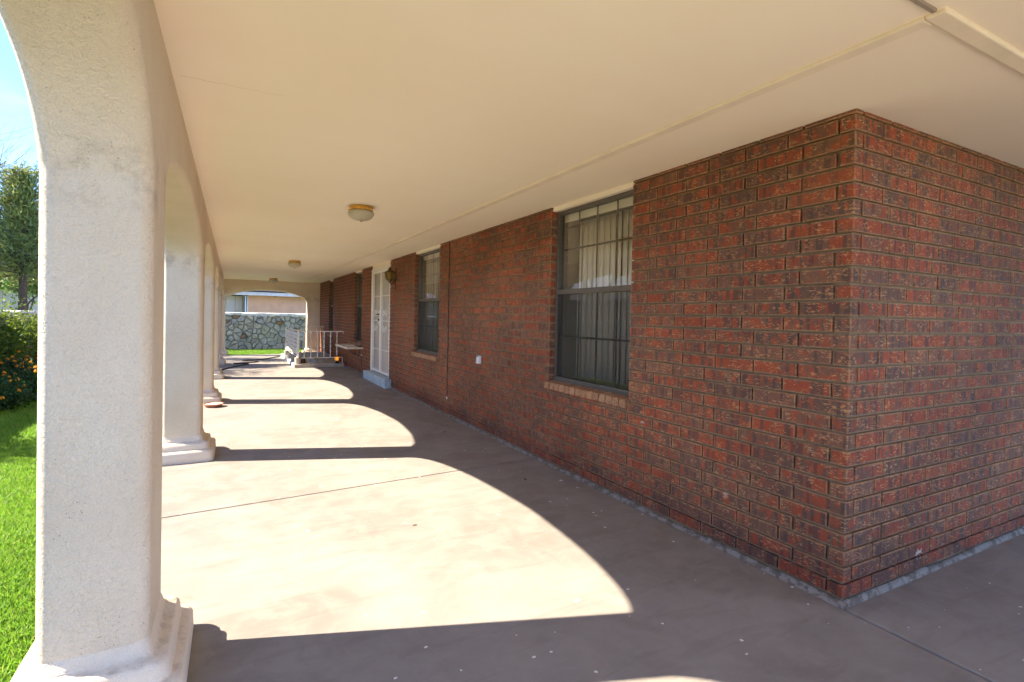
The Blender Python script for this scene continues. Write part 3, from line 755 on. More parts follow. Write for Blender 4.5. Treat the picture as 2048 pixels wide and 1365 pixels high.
# door step
mb = MB(); mb.box((-.115, 8.14, -.01), (.098, 9.96, .165)); st = mb.build('door_step', M['step'], None, .012, 3)
tag(st, 'pale blue painted concrete step under the white security door', 'step')

# ------------------------------------------------------------------ small things on the wall
cb = MB(); cb.tube([(-.006, 5.262 + .004 * math.sin(k * .9), .26 + k * .151) for k in range(15)], .0055, 6)
co = cb.build('wall_cable', M['black']); tag(co, 'thin black cable running down the brick wall right of the second window', 'cable')
mb = MB(); mb.tube([(-.006, 5.262, .225), (-.006, 5.262, .262)], .009, 8); mb.build('cable_end', M['white_plastic'], co)
cb = MB(); cb.tube([(-.006, 10.64, .18), (-.008, 10.645, .33), (-.006, 10.64, .42)], .007, 6); co = cb.build('cable_stub', M['black']); tag(co, 'short black cable stub on the brick between shelf and door', 'cable')
mb = MB(); mb.tube([(-.006, 10.64, .42), (-.006, 10.64, .452)], .010, 8); mb.build('cable_end', M['white_plastic'], co)

ob = empty('outlet_box', (0, 4.22, .855), 0, 'small white outlet box on the brick wall between the two nearer windows', 'outlet')
mb = MB(); mb.box((-.038, -.048, -.050), (-.0005, .048, .046)); mb.build('box', M['white_plastic'], ob, .006)
mb = MB(); mb.box((-.044, -.040, -.042), (-.0385, .004, .030)); mb.build('cover', M['white_plastic'], ob, .002)
mb = MB(); mb.box((-.0435, .010, -.040), (-.0385, .036, .030)); mb.build('flap', M['alu'], ob, .002)
for y in (-.022, .020):
    mb = MB(); mb.tube([(-.0385, y, .037), (-.0460, y, .037)], .009, 8); mb.build('screw_cap', M['black'], ob)

def ceiling_light(y, label):
    L = empty('ceiling_light', (-1.535, y, CEIL), 0, label, 'light', 'brass ceiling lights along the porch')
    mb = MB(); mb.lathe([(.0, -.001), (.108, -.001), (.112, -.006), (.112, -.014), (.104, -.018), (.104, -.024), (.110, -.028), (.110, -.038), (.100, -.044), (.06, -.045)], n=40); sharp(mb.build('brass_ring', M['brass'], L), 40)
    mb = MB(); mb.lathe([(.098, -.042), (.116, -.050), (.123, -.062), (.120, -.078), (.108, -.098), (.085, -.117), (.055, -.129), (.02, -.134), (.0, -.1345)], n=40); mb.build('glass_bowl', M['bowl_glass'], L)
    mb = MB(); mb.lathe([(.010, -.132), (.012, -.138), (.007, -.145), (.0, -.147)], n=12); mb.build('finial', M['brass'], L)
    for k in range(3):
        a = R(40 + 120 * k); c_, s_ = math.cos(a), math.sin(a)
        mb = MB(); mb.tube([(c_ * .100, s_ * .100, -.033), (c_ * .124, s_ * .124, -.033)], .006, 8); mb.build('thumb_screw', M['brass'], L)
ceiling_light(3.65, 'nearest brass and cut glass ceiling light, largest of the three')
ceiling_light(9.65, 'middle brass and cut glass ceiling light of the three')
ceiling_light(15.7, 'farthest brass and glass ceiling light, nearest the end arch')

# wall lantern
WL = empty('wall_lantern', (-.135, 7.84, 2.06), 0, 'aged brass wall lantern with amber glass beside the white door', 'lantern')
hexr = lambda r, z, n=6: [(r * math.cos(R(60 * k + 30)), r * math.sin(R(60 * k + 30)), z) for k in range(n)]
def hexloft(lv, name, mat, cap=True):
    mb = MB(); vs_ = [p_ for r_0, z in lv for p_ in hexr(r_0, z)]
    fs = [(i * 6 + k, i * 6 + (k + 1) % 6, (i + 1) * 6 + (k + 1) % 6, (i + 1) * 6 + k) for i in range(len(lv) - 1) for k in range(6)]
    if cap: fs += [tuple(range(5, -1, -1)), tuple(range(6 * len(lv) - 6, 6 * len(lv)))]
    mb.add(vs_, fs); return mb.build(name, M[mat], WL)
hexloft([(.060, -.065), (.080, .055)], 'amber_pane', 'amber_glass')
for k in range(6):
    a, b = hexr(.062, -.067)[k], hexr(.083, .057)[k]; mb = MB(); mb.tube([a, b], .006, 5); mb.build('rib', M['aged_brass'], WL)
hexloft([(.094, .055), (.097, .062), (.088, .070), (.050, .090), (.028, .108), (.020, .112), (.034, .118), (.030, .130), (.012, .138), (.010, .152), (.003, .160)], 'cap', 'aged_brass')
hexloft([(.012, -.120), (.030, -.100), (.050, -.080), (.066, -.068), (.066, -.063)], 'base', 'aged_brass')
mb = MB(); mb.tube([(.122, .10, -.01), (.09, .075, -.10), (.04, .03, -.145), (.0, .0, -.118)], .010, 7); mb.tube([(.124, .10, .10), (.124, .10, -.24)], .012, 7); mb.build('bracket', M['aged_brass'], WL)
mb = MB(); mb.box((.118, .055, -.06), (.1345, .145, .14)); mb.build('back_plate', M['aged_brass'], WL, .006)

# shelf
SH = empty('wall_shelf', (0, 11.25, .58), 0, 'white painted wooden shelf on black brackets below the narrow window', 'shelf')
mb = MB(); mb.box((-.36, -.78, 0), (-.001, .70, .045)); mb.build('board', M['shelf'], SH, .004)
for y in (-.35, .10):
    mb = MB(); mb.box((-.014, y - .012, -.20), (-.0005, y + .012, -.0005)); mb.box((-.24, y - .012, -.012), (-.0145, y + .012, -.0005)); mb.tube([(-.012, y, -.185), (-.22, y, -.012)], .007, 6); mb.build('bracket', M['black'], SH)
mb = MB(); mb.box((-.27, 10.93, .6255), (-.10, 11.20, .6335)); o = mb.build('folded_paper', M['paper'], None, .002); tag(o, 'pale folded paper lying on the wall shelf', 'paper')
mb = MB(); mb.box((-.09, 10.52, .6255), (-.03, 10.95, .648)); o = mb.build('black_bar', M['black'], None, .004); tag(o, 'flat black bar lying at the wall edge of the shelf', 'bar')

# ------------------------------------------------------------------ stairwell with kerb and railing
pit = MB()
D = -.16
qx0, qx1, qy0, qy1 = px0 + .005, px1 - .005, py0 + .005, py1 - .005
pit.add([(qx0, qy0, .002), (qx1, qy0, .002), (qx1, qy1, .002), (qx0, qy1, .002), (qx0, qy0, D), (qx1, qy0, D), (qx1, qy1, D), (qx0, qy1, D)], [(0, 1, 5, 4), (1, 2, 6, 5), (2, 3, 7, 6), (3, 0, 4, 7), (7, 6, 5, 4)])
kb = empty('stairwell_kerb', (-.6, 12.6, 0), 0, 'low concrete kerb round the sunken stairwell at the far end', 'kerb')
kinv = Matrix.Translation(kb.location).inverted()
def K(mb, name, mat, bev=0.0):
    o = mb.build(name, M[mat], kb, bev); o.matrix_parent_inverse = kinv; return o
K(pit, 'stair_pit', 'brown_wall')
mb = MB(); mb.box((-1.24, 12.50, -.005), (-.036, 12.68, .085)); K(mb, 'front_kerb', 'kerb', .008)
mb = MB(); mb.box((-1.24, 12.6805, -.005), (-1.06, 16.6, .085)); K(mb, 'side_kerb', 'kerb_pale', .008)
mb = MB(); mb.box((-1.0595, 15.6, -.005), (-.036, 15.78, .16)); K(mb, 'back_kerb', 'kerb_pale', .008)
mb = MB()                                     # sloping cheek wall of the steps seen over the kerb
mb.add([(-.62, 12.70, .07), (-.02, 12.70, -.02), (-.02, 15.55, .16), (-.62, 15.55, .16), (-.62, 12.70, -.6), (-.02, 12.70, -.6), (-.02, 15.55, -.6), (-.62, 15.55, -.6)], [(0, 1, 2, 3), (0, 4, 5, 1), (1, 5, 6, 2), (2, 6, 7, 3), (3, 7, 4, 0)])
K(mb, 'stair_cheek', 'kerb_pale')
for i, (y, r0, h) in enumerate(((12.62, .072, .165), (13.55, .074, .15), (14.55, .074, .15), (15.6, .074, .15))):
    p_ = MB(); p_.lathe([(0, h), (r0 - .008, h), (r0, h - .008), (r0, .004), (0, .004)], n=20); o = sharp(p_.build('post_footing', M['kerb']), 40)
    o.location = (-1.15, y, .084)
    tag(o, ['short round concrete post footing at the near corner of the railing', 'second round footing from the near corner under the lattice panel', 'third round footing from the near corner under the lattice panel', 'farthest round footing under the lattice panel'][i], 'footing', 'round footings under the railing')

rl = empty('stair_railing', (-1.14, 12.62, .25), 0, 'cream iron stair railing with twisted bars and a lattice side panel', 'railing')
rinv = Matrix.Translation(rl.location).inverted()
def RL(mb, name, bev=0.0):
    o = mb.build(name, M['rail_white'], rl, bev); o.matrix_parent_inverse = rinv; return o
yr = 12.62
mb = MB(); mb.box((-1.165, yr - .022, .249), (-1.118, yr + .022, .955)); RL(mb, 'corner_post', .003)
mb = MB(); mb.box((-1.1175, yr - .016, .895), (-.075, yr + .016, .918)); mb.tube([(-.075, yr, .907), (-.055, yr, .900), (-.050, yr, .880), (-.052, yr, .850)], .012, 8); RL(mb, 'top_rail', .002)
mb = MB(); mb.box((-1.1175, yr - .014, .225), (-.06, yr + .014, .243)); mb.box((-.075, yr - .010, .084), (-.058, yr + .010, .2245)); RL(mb, 'bottom_rail', .002)
def twisted(x, y, z0_, z1_, name='twisted_bar'):
    mb = MB(); n = 36; vs_ = []; hw = .0115
    for i in range(n + 1):
        z = z0_ + (z1_ - z0_) * i / n; a = i / n * 4.2 * math.pi; sw = hw * (1 + .25 * math.sin(i * .9))
        for k in range(4):
            b = a + k * math.pi / 2; vs_.append((x + sw * 1.3 * math.cos(b), y + sw * 1.3 * math.sin(b), z))
    fs = [(i * 4 + k, i * 4 + (k + 1) % 4, (i + 1) * 4 + (k + 1) % 4, (i + 1) * 4 + k) for i in range(n) for k in range(4)]
    mb.add(vs_, fs); return RL(mb, name)
for k in range(6): twisted(-1.0 + k * .158, yr, .243, .895)
# side lattice panel: three cast strips between flat uprights
y0_, y1_ = yr + .03, 16.2
mb = MB(); mb.box((-1.152, y0_, .905), (-1.128, y1_, .925)); RL(mb, 'panel_top_rail'); mb = MB(); mb.box((-1.152, y0_, .245), (-1.128, y1_, .263)); RL(mb, 'panel_bottom_rail')
for k in range(4):
    y = y0_ + (y1_ - y0_) * k / 3; mb = MB(); mb.box((-1.150, y - .02, .2635), (-1.130, y + .02, .9045)); RL(mb, 'panel_upright')
for b in range(3):
    ya = y0_ + (y1_ - y0_) * b / 3 + .06; yb = y0_ + (y1_ - y0_) * (b + 1) / 3 - .06
    for j in range(6):
        zc = .33 + j * .10; mb = MB(); vs_ = []; N_ = 16
        for i in range(N_ + 1):
            u = i / N_; hh = .026 + .018 * math.sin(u * 2 * math.pi) ** 2; y = ya + (yb - ya) * u; zz = zc + .012 * math.sin(u * 4 * math.pi)
            vs_ += [(-1.147, y, zz - hh), (-1.147, y, zz + hh), (-1.133, y, zz - hh), (-1.133, y, zz + hh)]
        fs = []
        for i in range(N_):
            a = i * 4; fs += [(a, a + 1, a + 5, a + 4), (a + 2, a + 6, a + 7, a + 3), (a + 1, a + 3, a + 7, a + 5), (a, a + 4, a + 6, a + 2)]
        mb.add(vs_, fs); RL(mb, 'lattice_slat')
br = empty('back_railing', (-.6, 15.69, .16), 0, 'slim white railing across the far side of the stairwell', 'railing')
binv = Matrix.Translation(br.location).inverted()
for (a, b, nm) in (((-1.06, 15.67, .955), (-.08, 15.70, .975), 'top_rail'), ((-1.06, 15.672, .30), (-.08, 15.698, .316), 'bottom_rail')):
    o = bx(a, b, nm, 'rail_white', br); o.matrix_parent_inverse = binv
for k in range(6):
    x = -1.04 + k * .18; o = bx((x, 15.68, .161), (x + .016, 15.692, .954), 'bar', 'rail_white', br); o.matrix_parent_inverse = binv

# amber lantern in the corner
LN = empty('amber_lantern', (-.215, 12.80, .085), 0, 'small amber garden lantern on a dark base in the stairwell corner', 'lantern')
LN.location = (-.21, 12.60, .085)
mb = MB(); mb.lathe([(0, .001), (.05, .001), (.05, .02), (.03, .03), (.03, .055), (.048, .062), (.05, .07), (0, .0705)], n=16); sharp(mb.build('base', M['black'], LN), 40)
mb = MB(); mb.lathe([(.040, .071), (.052, .09), (.052, .15), (.040, .17)], n=18); mb.build('amber_globe', M['amber_glow'], LN)
mb = MB(); mb.lathe([(.045, .170), (.055, .176), (.035, .195), (.012, .205), (.0, .206)], n=16); mb.build('cap', M['black'], LN)
for k in range(4):
    a = R(45 + 90 * k); mb = MB(); mb.tube([(.056 * math.cos(a), .056 * math.sin(a), .07), (.056 * math.cos(a), .056 * math.sin(a), .172)], .004, 5); mb.build('guard_bar', M['aged_brass'], LN)

# garden hose
HP = [(-2.98, 11.6), (-2.86, 12.2), (-2.7, 12.75), (-2.5, 13.25), (-2.3, 13.62), (-2.22, 13.80), (-2.34, 13.93), (-2.52, 13.95), (-2.55, 14.02), (-2.4, 14.12), (-2.15, 14.22), (-2.0, 14.42), (-1.98, 14.66), (-2.1, 14.80), (-2.3, 14.83), (-2.34, 14.92), (-2.2, 15.02), (-1.95, 15.06), (-1.75, 15.3), (-1.5, 15.8), (-1.33, 16.2), (-1.30, 16.6)]
pts = []
for i in range(len(HP) - 1):
    p0, p1, p2, p3 = [Vector(HP[max(0, min(len(HP) - 1, i + k))]) for k in (-1, 0, 1, 2)]
    for k in range(5):
        s_ = k / 5; q_ = .5 * ((2 * p1) + (p2 - p0) * s_ + (2 * p0 - 5 * p1 + 4 * p2 - p3) * s_ ** 2 + (3 * p1 - p0 - 3 * p2 + p3) * s_ ** 3); pts.append((q_[0], q_[1], .015))
mb = MB(); mb.tube(pts, .014, 8); tag(mb.build('garden_hose', M['hose']), 'dark garden hose lying in bends on the far porch floor', 'hose')

# terracotta saucer
SC = empty('terracotta_saucer', (-2.86, 7.22, 0), 0, 'shallow terracotta saucer on the floor by the third column', 'saucer')
SC.location = (-2.83, 7.14, 0)
mb = MB(); mb.lathe([(0, .002), (.095, .002), (.118, .03), (.128, .034), (.130, .048), (.120, .050), (.112, .040)], n=28); sharp(mb.build('rim', M['terracotta'], SC), 40)
mb = MB(); mb.lathe([(.112, .040), (.09, .036), (0, .034)], n=28); mb.build('inside', M['terracotta_in'], SC)

for i, (x, y) in enumerate(((-.40, 4.30), (-.42, 2.35))):
    mb = MB(); a = i * 1.3; L_ = .022 + .008 * (i % 3); ca, sa = math.cos(a), math.sin(a)
    pt = lambda u, v, z: (x + u * ca - v * sa, y + u * sa + v * ca, z)
    mb.add([pt(-L_, 0, .003), pt(0, -.011, .006), pt(0, 0, .002), pt(0, .012, .009), pt(L_, .004, .008), pt(-L_, 0, .0015), pt(0, -.011, .0045), pt(0, 0, .0005), pt(0, .012, .0075), pt(L_, .004, .0065)],
           [(0, 1, 2), (0, 2, 3), (1, 4, 2), (2, 4, 3), (5, 7, 6), (5, 8, 7), (6, 7, 9), (7, 8, 9), (0, 5, 6, 1), (1, 6, 9, 4), (4, 9, 8, 3), (3, 8, 5, 0)])
    tag(mb.build('dry_leaf', M['dark_wood']), ('small dark dry leaf bit on the shaded floor below the white outlet box', 'small dark dry leaf bit on the shaded floor in front of the nearest window')[i], 'leaf', 'dry leaf bits on the floor')

# ------------------------------------------------------------------ stone boundary walls
def clip(poly, a, b, c):
    o_ = []
    for i in range(len(poly)):
        p_, q_ = poly[i], poly[(i + 1) % len(poly)]
        dp = a * p_[0] + b * p_[1] - c; dq = a * q_[0] + b * q_[1] - c
        if dp <= 0: o_.append(p_)
        if dp * dq < 0:
            s_ = dp / (dp - dq); o_.append((p_[0] + (q_[0] - p_[0]) * s_, p_[1] + (q_[1] - p_[1]) * s_))
    return o_
def stone_wall(L, H, mapf, name, label, sx, sz, thick, seed, shade=False):
    rg = random.Random(seed); pts_ = []
    nx = int(L / sx); nz = int(H / sz)
    for j in range(nz):
        for i in range(nx):
            pts_.append(((i + .5 + (.5 if j % 2 else 0) + rg.uniform(-.75, .75)) * L / nx, (j + .5 + rg.uniform(-.62, .62)) * H / nz, ))
    base = empty(name, mapf(L / 2, 0, -.1), 0, label, 'stone wall'); inv_ = Matrix.Translation(base.location).inverted()
    mb = MB(); c8 = [mapf(0, -thick, -.3), mapf(L, -thick, -.3), mapf(L, -.03, -.3), mapf(0, -.03, -.3)]
    c9 = [(p_[0], p_[1], H - .08) for p_ in c8]
    mb.add(c8 + c9, [(3, 2, 1, 0), (4, 5, 6, 7), (0, 1, 5, 4), (1, 2, 6, 5), (2, 3, 7, 6), (3, 0, 4, 7)])
    core = mb.build('mortar_core', M['stone_mortar'], base); core.matrix_parent_inverse = inv_
    for i, p_ in enumerate(pts_):
        poly = [(max(0, p_[0] - .8), -.12), (min(L, p_[0] + .8), -.12), (min(L, p_[0] + .8), H - .07), (max(0, p_[0] - .8), H - .07)]
        for j, q_ in enumerate(pts_):
            if i == j or abs(q_[0] - p_[0]) > 1.2 or abs(q_[1] - p_[1]) > 1.0: continue
            a, b = q_[0] - p_[0], q_[1] - p_[1]; ln = math.hypot(a, b)
            poly = clip(poly, a / ln, b / ln, (a / ln) * (p_[0] + q_[0]) / 2 + (b / ln) * (p_[1] + q_[1]) / 2 - .003 - .006 * rg.random())
            if len(poly) < 3: break
        if len(poly) < 3: continue
        # round the corners a little
        cs = []
        for k in range(len(poly)):
            a, b = Vector(poly[k]), Vector(poly[(k + 1) % len(poly)])
            f1 = rg.uniform(.06, .30); cs += [a.lerp(b, f1), a.lerp(b, 1 - rg.uniform(.06, .30))]
        cen = sum(cs, Vector((0, 0))) / len(cs); n = len(cs); d = rg.uniform(.005, .055)
        tx, tz = rg.uniform(-.12, .12), rg.uniform(-.15, .15)
        V = []
        for (sc_, off) in ((1.0, -.06), (.98, .0), (.80, 1.0)):
            for q_ in cs:
                v2 = cen + (q_ - cen) * sc_; o_ = off if off <= 0 else d + (v2.x - cen.x) * tx + (v2.y - cen.y) * tz + rg.uniform(-.006, .006)
                V.append(mapf(v2.x, o_, v2.y))
        fs = [(r_0 * n + k, r_0 * n + (k + 1) % n, (r_0 + 1) * n + (k + 1) % n, (r_0 + 1) * n + k) for r_0 in range(2) for k in range(n)] + [tuple(2 * n + k for k in range(n))]
        c0 = Vector(mapf(cen.x, 0, cen.y)); mb = MB(); mb.add([tuple(Vector(v_) - c0) for v_ in V], fs, True)
        o = mb.build('stone', M['stone'], base); o.location = c0 - base.location
        bm = bmesh.new(); bm.from_mesh(o.data); bmesh.ops.recalc_face_normals(bm, faces=bm.faces); bm.to_mesh(o.data); bm.free(); o.data.set_sharp_from_angle(angle=R(32))
    # uneven pale cap
    n = int(L / .11); V = []; fs = []
    for i in range(n + 1):
        s_ = L * i / n; a = rg.uniform(0, .035) + .02 * math.sin(i * .5); b = rg.uniform(-.02, .02)
        for (o_, z) in ((.035 + b, H - .09 - a), (.045 + b, H - .05), (.03 + b, H - .01 + .012 * math.sin(i * .8)), (-.12, H + .01), (-thick + .0, H - .02), (-thick - .02, H - .10)): V.append(mapf(s_, o_, z))
    for i in range(n):
        for k in range(5): fs.append((i * 6 + k, (i + 1) * 6 + k, (i + 1) * 6 + k + 1, i * 6 + k + 1))
    mb = MB(); mb.add(V, fs, True); o = mb.build('mortar_cap', M['cap_mortar'], base); o.matrix_parent_inverse = inv_; sharp(o, 30)
    return base
stone_wall(9.0, 1.335, lambda s, n, z: (-6.2 + s, 20.0 - n, z), 'stone_wall', 'grey fieldstone wall seen through the end arch', .225, .165, .35, 5)
stone_wall(22.0, 1.30, lambda s, n, z: (-6.2 + n, -2.2 + s, z), 'stone_wall', 'fieldstone garden wall behind the flowering shrubs on the left', .44, .32, .35, 9)

# ------------------------------------------------------------------ neighbouring houses
nb = empty('neighbour_house', (0, 24, 0), 0, 'salmon stucco neighbour house with white fascia behind the stone wall', 'house')
def NB(mb, name, mat, bev=0.0):
    o = mb.build(name, M[mat], nb, bev); o.matrix_parent_inverse = Matrix.Translation((0, 24, 0)).inverted(); return o
mb = MB(); mb.box((-2.0, 24, -.2), (9, 30, 2.25)); NB(mb, 'wall', 'pink_stucco')
mb = MB(); mb.box((-16.5, 24.5, -.2), (-2.11, 30, 2.30)); NB(mb, 'side_wall', 'dark_wood')
x = -16.3
while x < -2.3:
    mb = MB(); mb.box((x, 24.46, -.2), (min(x + .335, -2.14), 24.498, 2.06)); NB(mb, 'siding_panel', 'siding'); x += .345
mb = MB(); mb.box((-2.24, 24.1, -.2), (-2.14, 24.2, 2.1)); NB(mb, 'porch_post', 'post')
mb = MB(); mb.box((-2.07, 23.93, -.2), (-2.005, 23.999, 2.06)); NB(mb, 'corner_board', 'fascia')
mb = MB(); mb.box((-2.6, 23.30, 2.075), (9.3, 23.36, 2.225)); NB(mb, 'fascia_board', 'fascia', .01)
mb = MB(); mb.box((-2.6, 23.361, 2.15), (9.3, 24.6, 2.17)); NB(mb, 'soffit', 'post')
mb = MB(); mb.add([(-2.7, 23.25, 2.23), (9.4, 23.25, 2.23), (9.4, 27, 3.15), (-2.7, 27, 3.15), (-2.7, 23.25, 2.27), (9.4, 23.25, 2.27), (9.4, 27, 3.19), (-2.7, 27, 3.19), (9.4, 31, 2.25), (-2.7, 31, 2.25)], [(0, 1, 2, 3)[::-1], (4, 5, 6, 7), (0, 1, 5, 4), (7, 6, 8, 9), (0, 4, 7, 3)]); NB(mb, 'roof', 'shingle')
for x in (-1.0, .25, 1.5, 2.7):
    mb = MB(); mb.box((x, 23.37, 2.06), (x + .09, 24.0, 2.148)); NB(mb, 'rafter_tail', 'post')
mb = MB(); mb.add([(-.12, 23.22, 2.276), (.75, 23.22, 2.276), (.60, 24.6, 2.62), (.1, 24.6, 2.62), (-.12, 23.22, 2.29), (.75, 23.22, 2.29), (.60, 24.6, 2.64), (.1, 24.6, 2.64)], [(4, 5, 6, 7), (0, 1, 5, 4), (1, 2, 6, 5), (3, 0, 4, 7)]); NB(mb, 'roof_patch', 'red_shingle')
mb = MB(); mb.box((-16.6, 24.1, 2.075), (-2.61, 24.16, 2.19)); NB(mb, 'side_fascia', 'shingle')
mb = MB(); mb.add([(-16.7, 24.05, 2.195), (-2.62, 24.05, 2.195), (-2.62, 27.5, 2.9), (-16.7, 27.5, 2.9), (-16.7, 24.05, 2.23), (-2.62, 24.05, 2.23), (-2.62, 27.5, 2.94), (-16.7, 27.5, 2.94)], [(0, 1, 2, 3)[::-1], (4, 5, 6, 7), (0, 1, 5, 4), (1, 2, 6, 5), (3, 0, 4, 7), (2, 3, 7, 6)]); NB(mb, 'side_roof', 'shingle')

lh = empty('side_house', (-11, 12, 0), 0, 'tan neighbour house with pale sloping roof beyond the left garden wall', 'house')
def LH(mb, name, mat):
    o = mb.build(name, M[mat], lh); o.matrix_parent_inverse = Matrix.Translation((-11, 12, 0)).inverted(); return o
mb = MB(); mb.box((-17, 4.5, -.2), (-11.4, 21, 2.15)); LH(mb, 'wall', 'tan_stucco')
mb = MB(); mb.add([(-11.0, 4.1, 2.10), (-11.0, 21.4, 2.10), (-14.2, 21.4, 3.6), (-14.2, 4.1, 3.6), (-17.4, 21.4, 2.1), (-17.4, 4.1, 2.1), (-11.0, 4.1, 2.18), (-11.0, 21.4, 2.18), (-14.2, 21.4, 3.68), (-14.2, 4.1, 3.68), (-17.4, 21.4, 2.18), (-17.4, 4.1, 2.18)],
                  [(0, 3, 2, 1), (3, 5, 4, 2), (6, 7, 8, 9), (9, 8, 10, 11), (0, 1, 7, 6), (0, 6, 9, 3), (3, 9, 11, 5), (1, 2, 8, 7), (2, 4, 10, 8)]); LH(mb, 'roof', 'pale_roof')

# ------------------------------------------------------------------ vegetation
def leaf_mesh(name, mat, cen, nrm_, size, aspect, rnds, fold=.0, dirs=None):
    """many pointed leaves as ONE mesh: cen (n,3), size (n,)"""
    n = len(cen); a = dirs if dirs is not None else nr.normal(size=(n, 3)); a /= np.linalg.norm(a, axis=1, keepdims=True)
    b = np.cross(a, nrm_); b /= np.linalg.norm(b, axis=1, keepdims=True) + 1e-9
    s = size[:, None]; w_ = s * aspect
    up = np.cross(b, a)
    V = np.stack([cen, cen + a * s * .45 + b * w_ * .5 + up * s * fold, cen + a * s, cen + a * s * .45 - b * w_ * .5 + up * s * fold], 1).reshape(-1, 3)
    me = bpy.data.meshes.new(name); me.vertices.add(4 * n); me.vertices.foreach_set('co', V.astype(np.float32).ravel())
    me.loops.add(4 * n); me.loops.foreach_set('vertex_index', np.arange(4 * n, dtype=np.int32)); me.polygons.add(n)
    me.polygons.foreach_set('loop_start', np.arange(0, 4 * n, 4, dtype=np.int32))
    me.attributes.new('rnd', 'FLOAT', 'POINT').data.foreach_set('value', np.repeat(rnds, 4).astype(np.float32))
    me.materials.append(mat); me.update(); me.validate(); return me
def add_leaves(par, name, mat, cen, size, aspect, rnds, fold=.06, dirs=None, flat=.5):
    n = len(cen); nn = nr.normal(size=(n, 3)); nn[:, 2] += flat * 2
    o = link(bpy.data.objects.new(name, leaf_mesh(name, M[mat], cen, nn, size, aspect, rnds, fold, dirs))); o.parent = par; return o
def branch(mb, p, d, L, r0, depth, tips, rg, up=.15, spread=.75):
    p = Vector(p); d = Vector(d).normalized(); pts = [p.copy()]; rad = [r0]; n = 5
    for i in range(n):
        d = (d + Vector((rg.gauss(0, .13), rg.gauss(0, .13), rg.gauss(0, .08) + up * .25))).normalized(); p = p + d * L / n; pts.append(p.copy()); rad.append(r0 * (1 - .55 * (i + 1) / n))
    mb.tube(pts, r0, 6 if depth > 1 else 4, False, rad)
    if depth <= 1: tips += [(pts[-1], d), (pts[-2], d), (pts[-3], d)]
    if depth == 0: return
    for k in range(rg.choice((2, 3, 3))):
        i = rg.randint(2, n); a = rg.uniform(0, 2 * math.pi); u = d.cross(Vector((.3, .5, .8))).normalized(); v = d.cross(u)
        nd = d * (1 - spread * .35) + (u * math.cos(a) + v * math.sin(a)) * spread
        branch(mb, pts[i], nd, L * rg.uniform(.6, .8), rad[i] * .7, depth - 1, tips, rg, up, spread)
def broadleaf(loc, H, seed, label, leaf='leaf_tree', nleaf=26, lsize=.075, depth=4, name='tree', cat='tree', r0=.07, spread=.75, bare=.0, sig=.2, group=None, maxr=99):
    rg = random.Random(seed); T = empty(name, loc, 0, label, cat, group); mb = MB(); tips = []
    branch(mb, (0, 0, -.05), (rg.gauss(0, .08), rg.gauss(0, .08), 1), H * .36, r0, depth, tips, rg, .2, spread)
    mb.build('trunk', M['bark'], T)
    use = [t_ for t_ in tips if rg.random() > bare and math.hypot(t_[0][0], t_[0][1]) < maxr]
    c_ = np.array([t_[0] for t_ in use]); c_ = np.repeat(c_, nleaf, 0) + nr.normal(size=(len(use) * nleaf, 3)) * sig
    clump = np.repeat(nr.random(len(use)), nleaf); rn = np.clip(.5 * clump + .5 * nr.random(len(c_)), 0, 1)
    keep = c_[:, 2] > .12
    add_leaves(T, 'crown', leaf, c_[keep], (lsize * nr.uniform(.6, 1.3, len(c_)))[keep], .48, rn[keep]); return T
def conifer(loc, H, rad, seed, label, n=5200):
    rg = random.Random(seed); T = empty('evergreen_tree', loc, 0, label, 'tree', 'evergreens beyond the garden wall'); mb = MB()
    mb.tube([(0, 0, -.05), (.03, 0, H * .5), (0, .02, H * .96)], .1, 7, False, [.11, .07, .02]); 
    C_ = []; Dr = []; Rn = []
    for i in range(150):
        z = H * (.46 + .52 * (i / 150)); a = rg.uniform(0, 6.283); L = rad * max(.12, 1.35 - 1.25 * z / H) * rg.uniform(.45, 1.25)
        droop = rg.uniform(-.12, .30); d = Vector((math.cos(a), math.sin(a), droop)); mb.tube([(0, 0, z), tuple(Vector((0, 0, z)) + d * L)], .01, 4, False, [.014, .004])
        m_ = int(n / 150); tt = nr.uniform(.18, 1.02, m_); base = np.array([0, 0, z]) + np.outer(tt, np.array(d) * L) + nr.normal(size=(m_, 3)) * np.array([.10, .10, .07]) * rad
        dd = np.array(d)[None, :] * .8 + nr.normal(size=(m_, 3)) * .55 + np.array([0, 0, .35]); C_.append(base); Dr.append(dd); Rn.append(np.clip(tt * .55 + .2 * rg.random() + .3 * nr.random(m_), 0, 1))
    mb.build('trunk', M['bark'], T); C_ = np.concatenate(C_); Dr = np.concatenate(Dr); Rn = np.concatenate(Rn)
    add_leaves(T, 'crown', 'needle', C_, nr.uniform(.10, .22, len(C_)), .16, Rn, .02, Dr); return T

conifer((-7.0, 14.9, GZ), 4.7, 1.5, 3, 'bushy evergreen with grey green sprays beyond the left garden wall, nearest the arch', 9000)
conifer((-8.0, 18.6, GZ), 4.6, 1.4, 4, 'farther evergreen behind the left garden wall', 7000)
broadleaf((-8.5, 20.5, GZ), 4.4, 21, 'tall thin deciduous tree with bare twigs above the evergreens', nleaf=12, lsize=.12, depth=5, r0=.08, bare=.3, sig=.2, spread=.5)
broadleaf((-11.6, 29.5, GZ), 7.0, 23, 'leafy deciduous tree standing far behind the evergreens', nleaf=22, lsize=.12, depth=4, r0=.10, bare=.1, sig=.25)
broadleaf((-9.9, 16.9, GZ), 8.6, 41, 'tall leafy tree beyond the garden wall that shades the far end of the porch', nleaf=34, lsize=.11, depth=5, r0=.14, sig=.25, spread=.36, maxr=1.5)
broadleaf((-9.6, 14.9, GZ), 8.0, 43, 'second tall leafy tree beyond the garden wall beside the tallest one', nleaf=34, lsize=.11, depth=5, r0=.13, sig=.25, spread=.36, maxr=1.5)
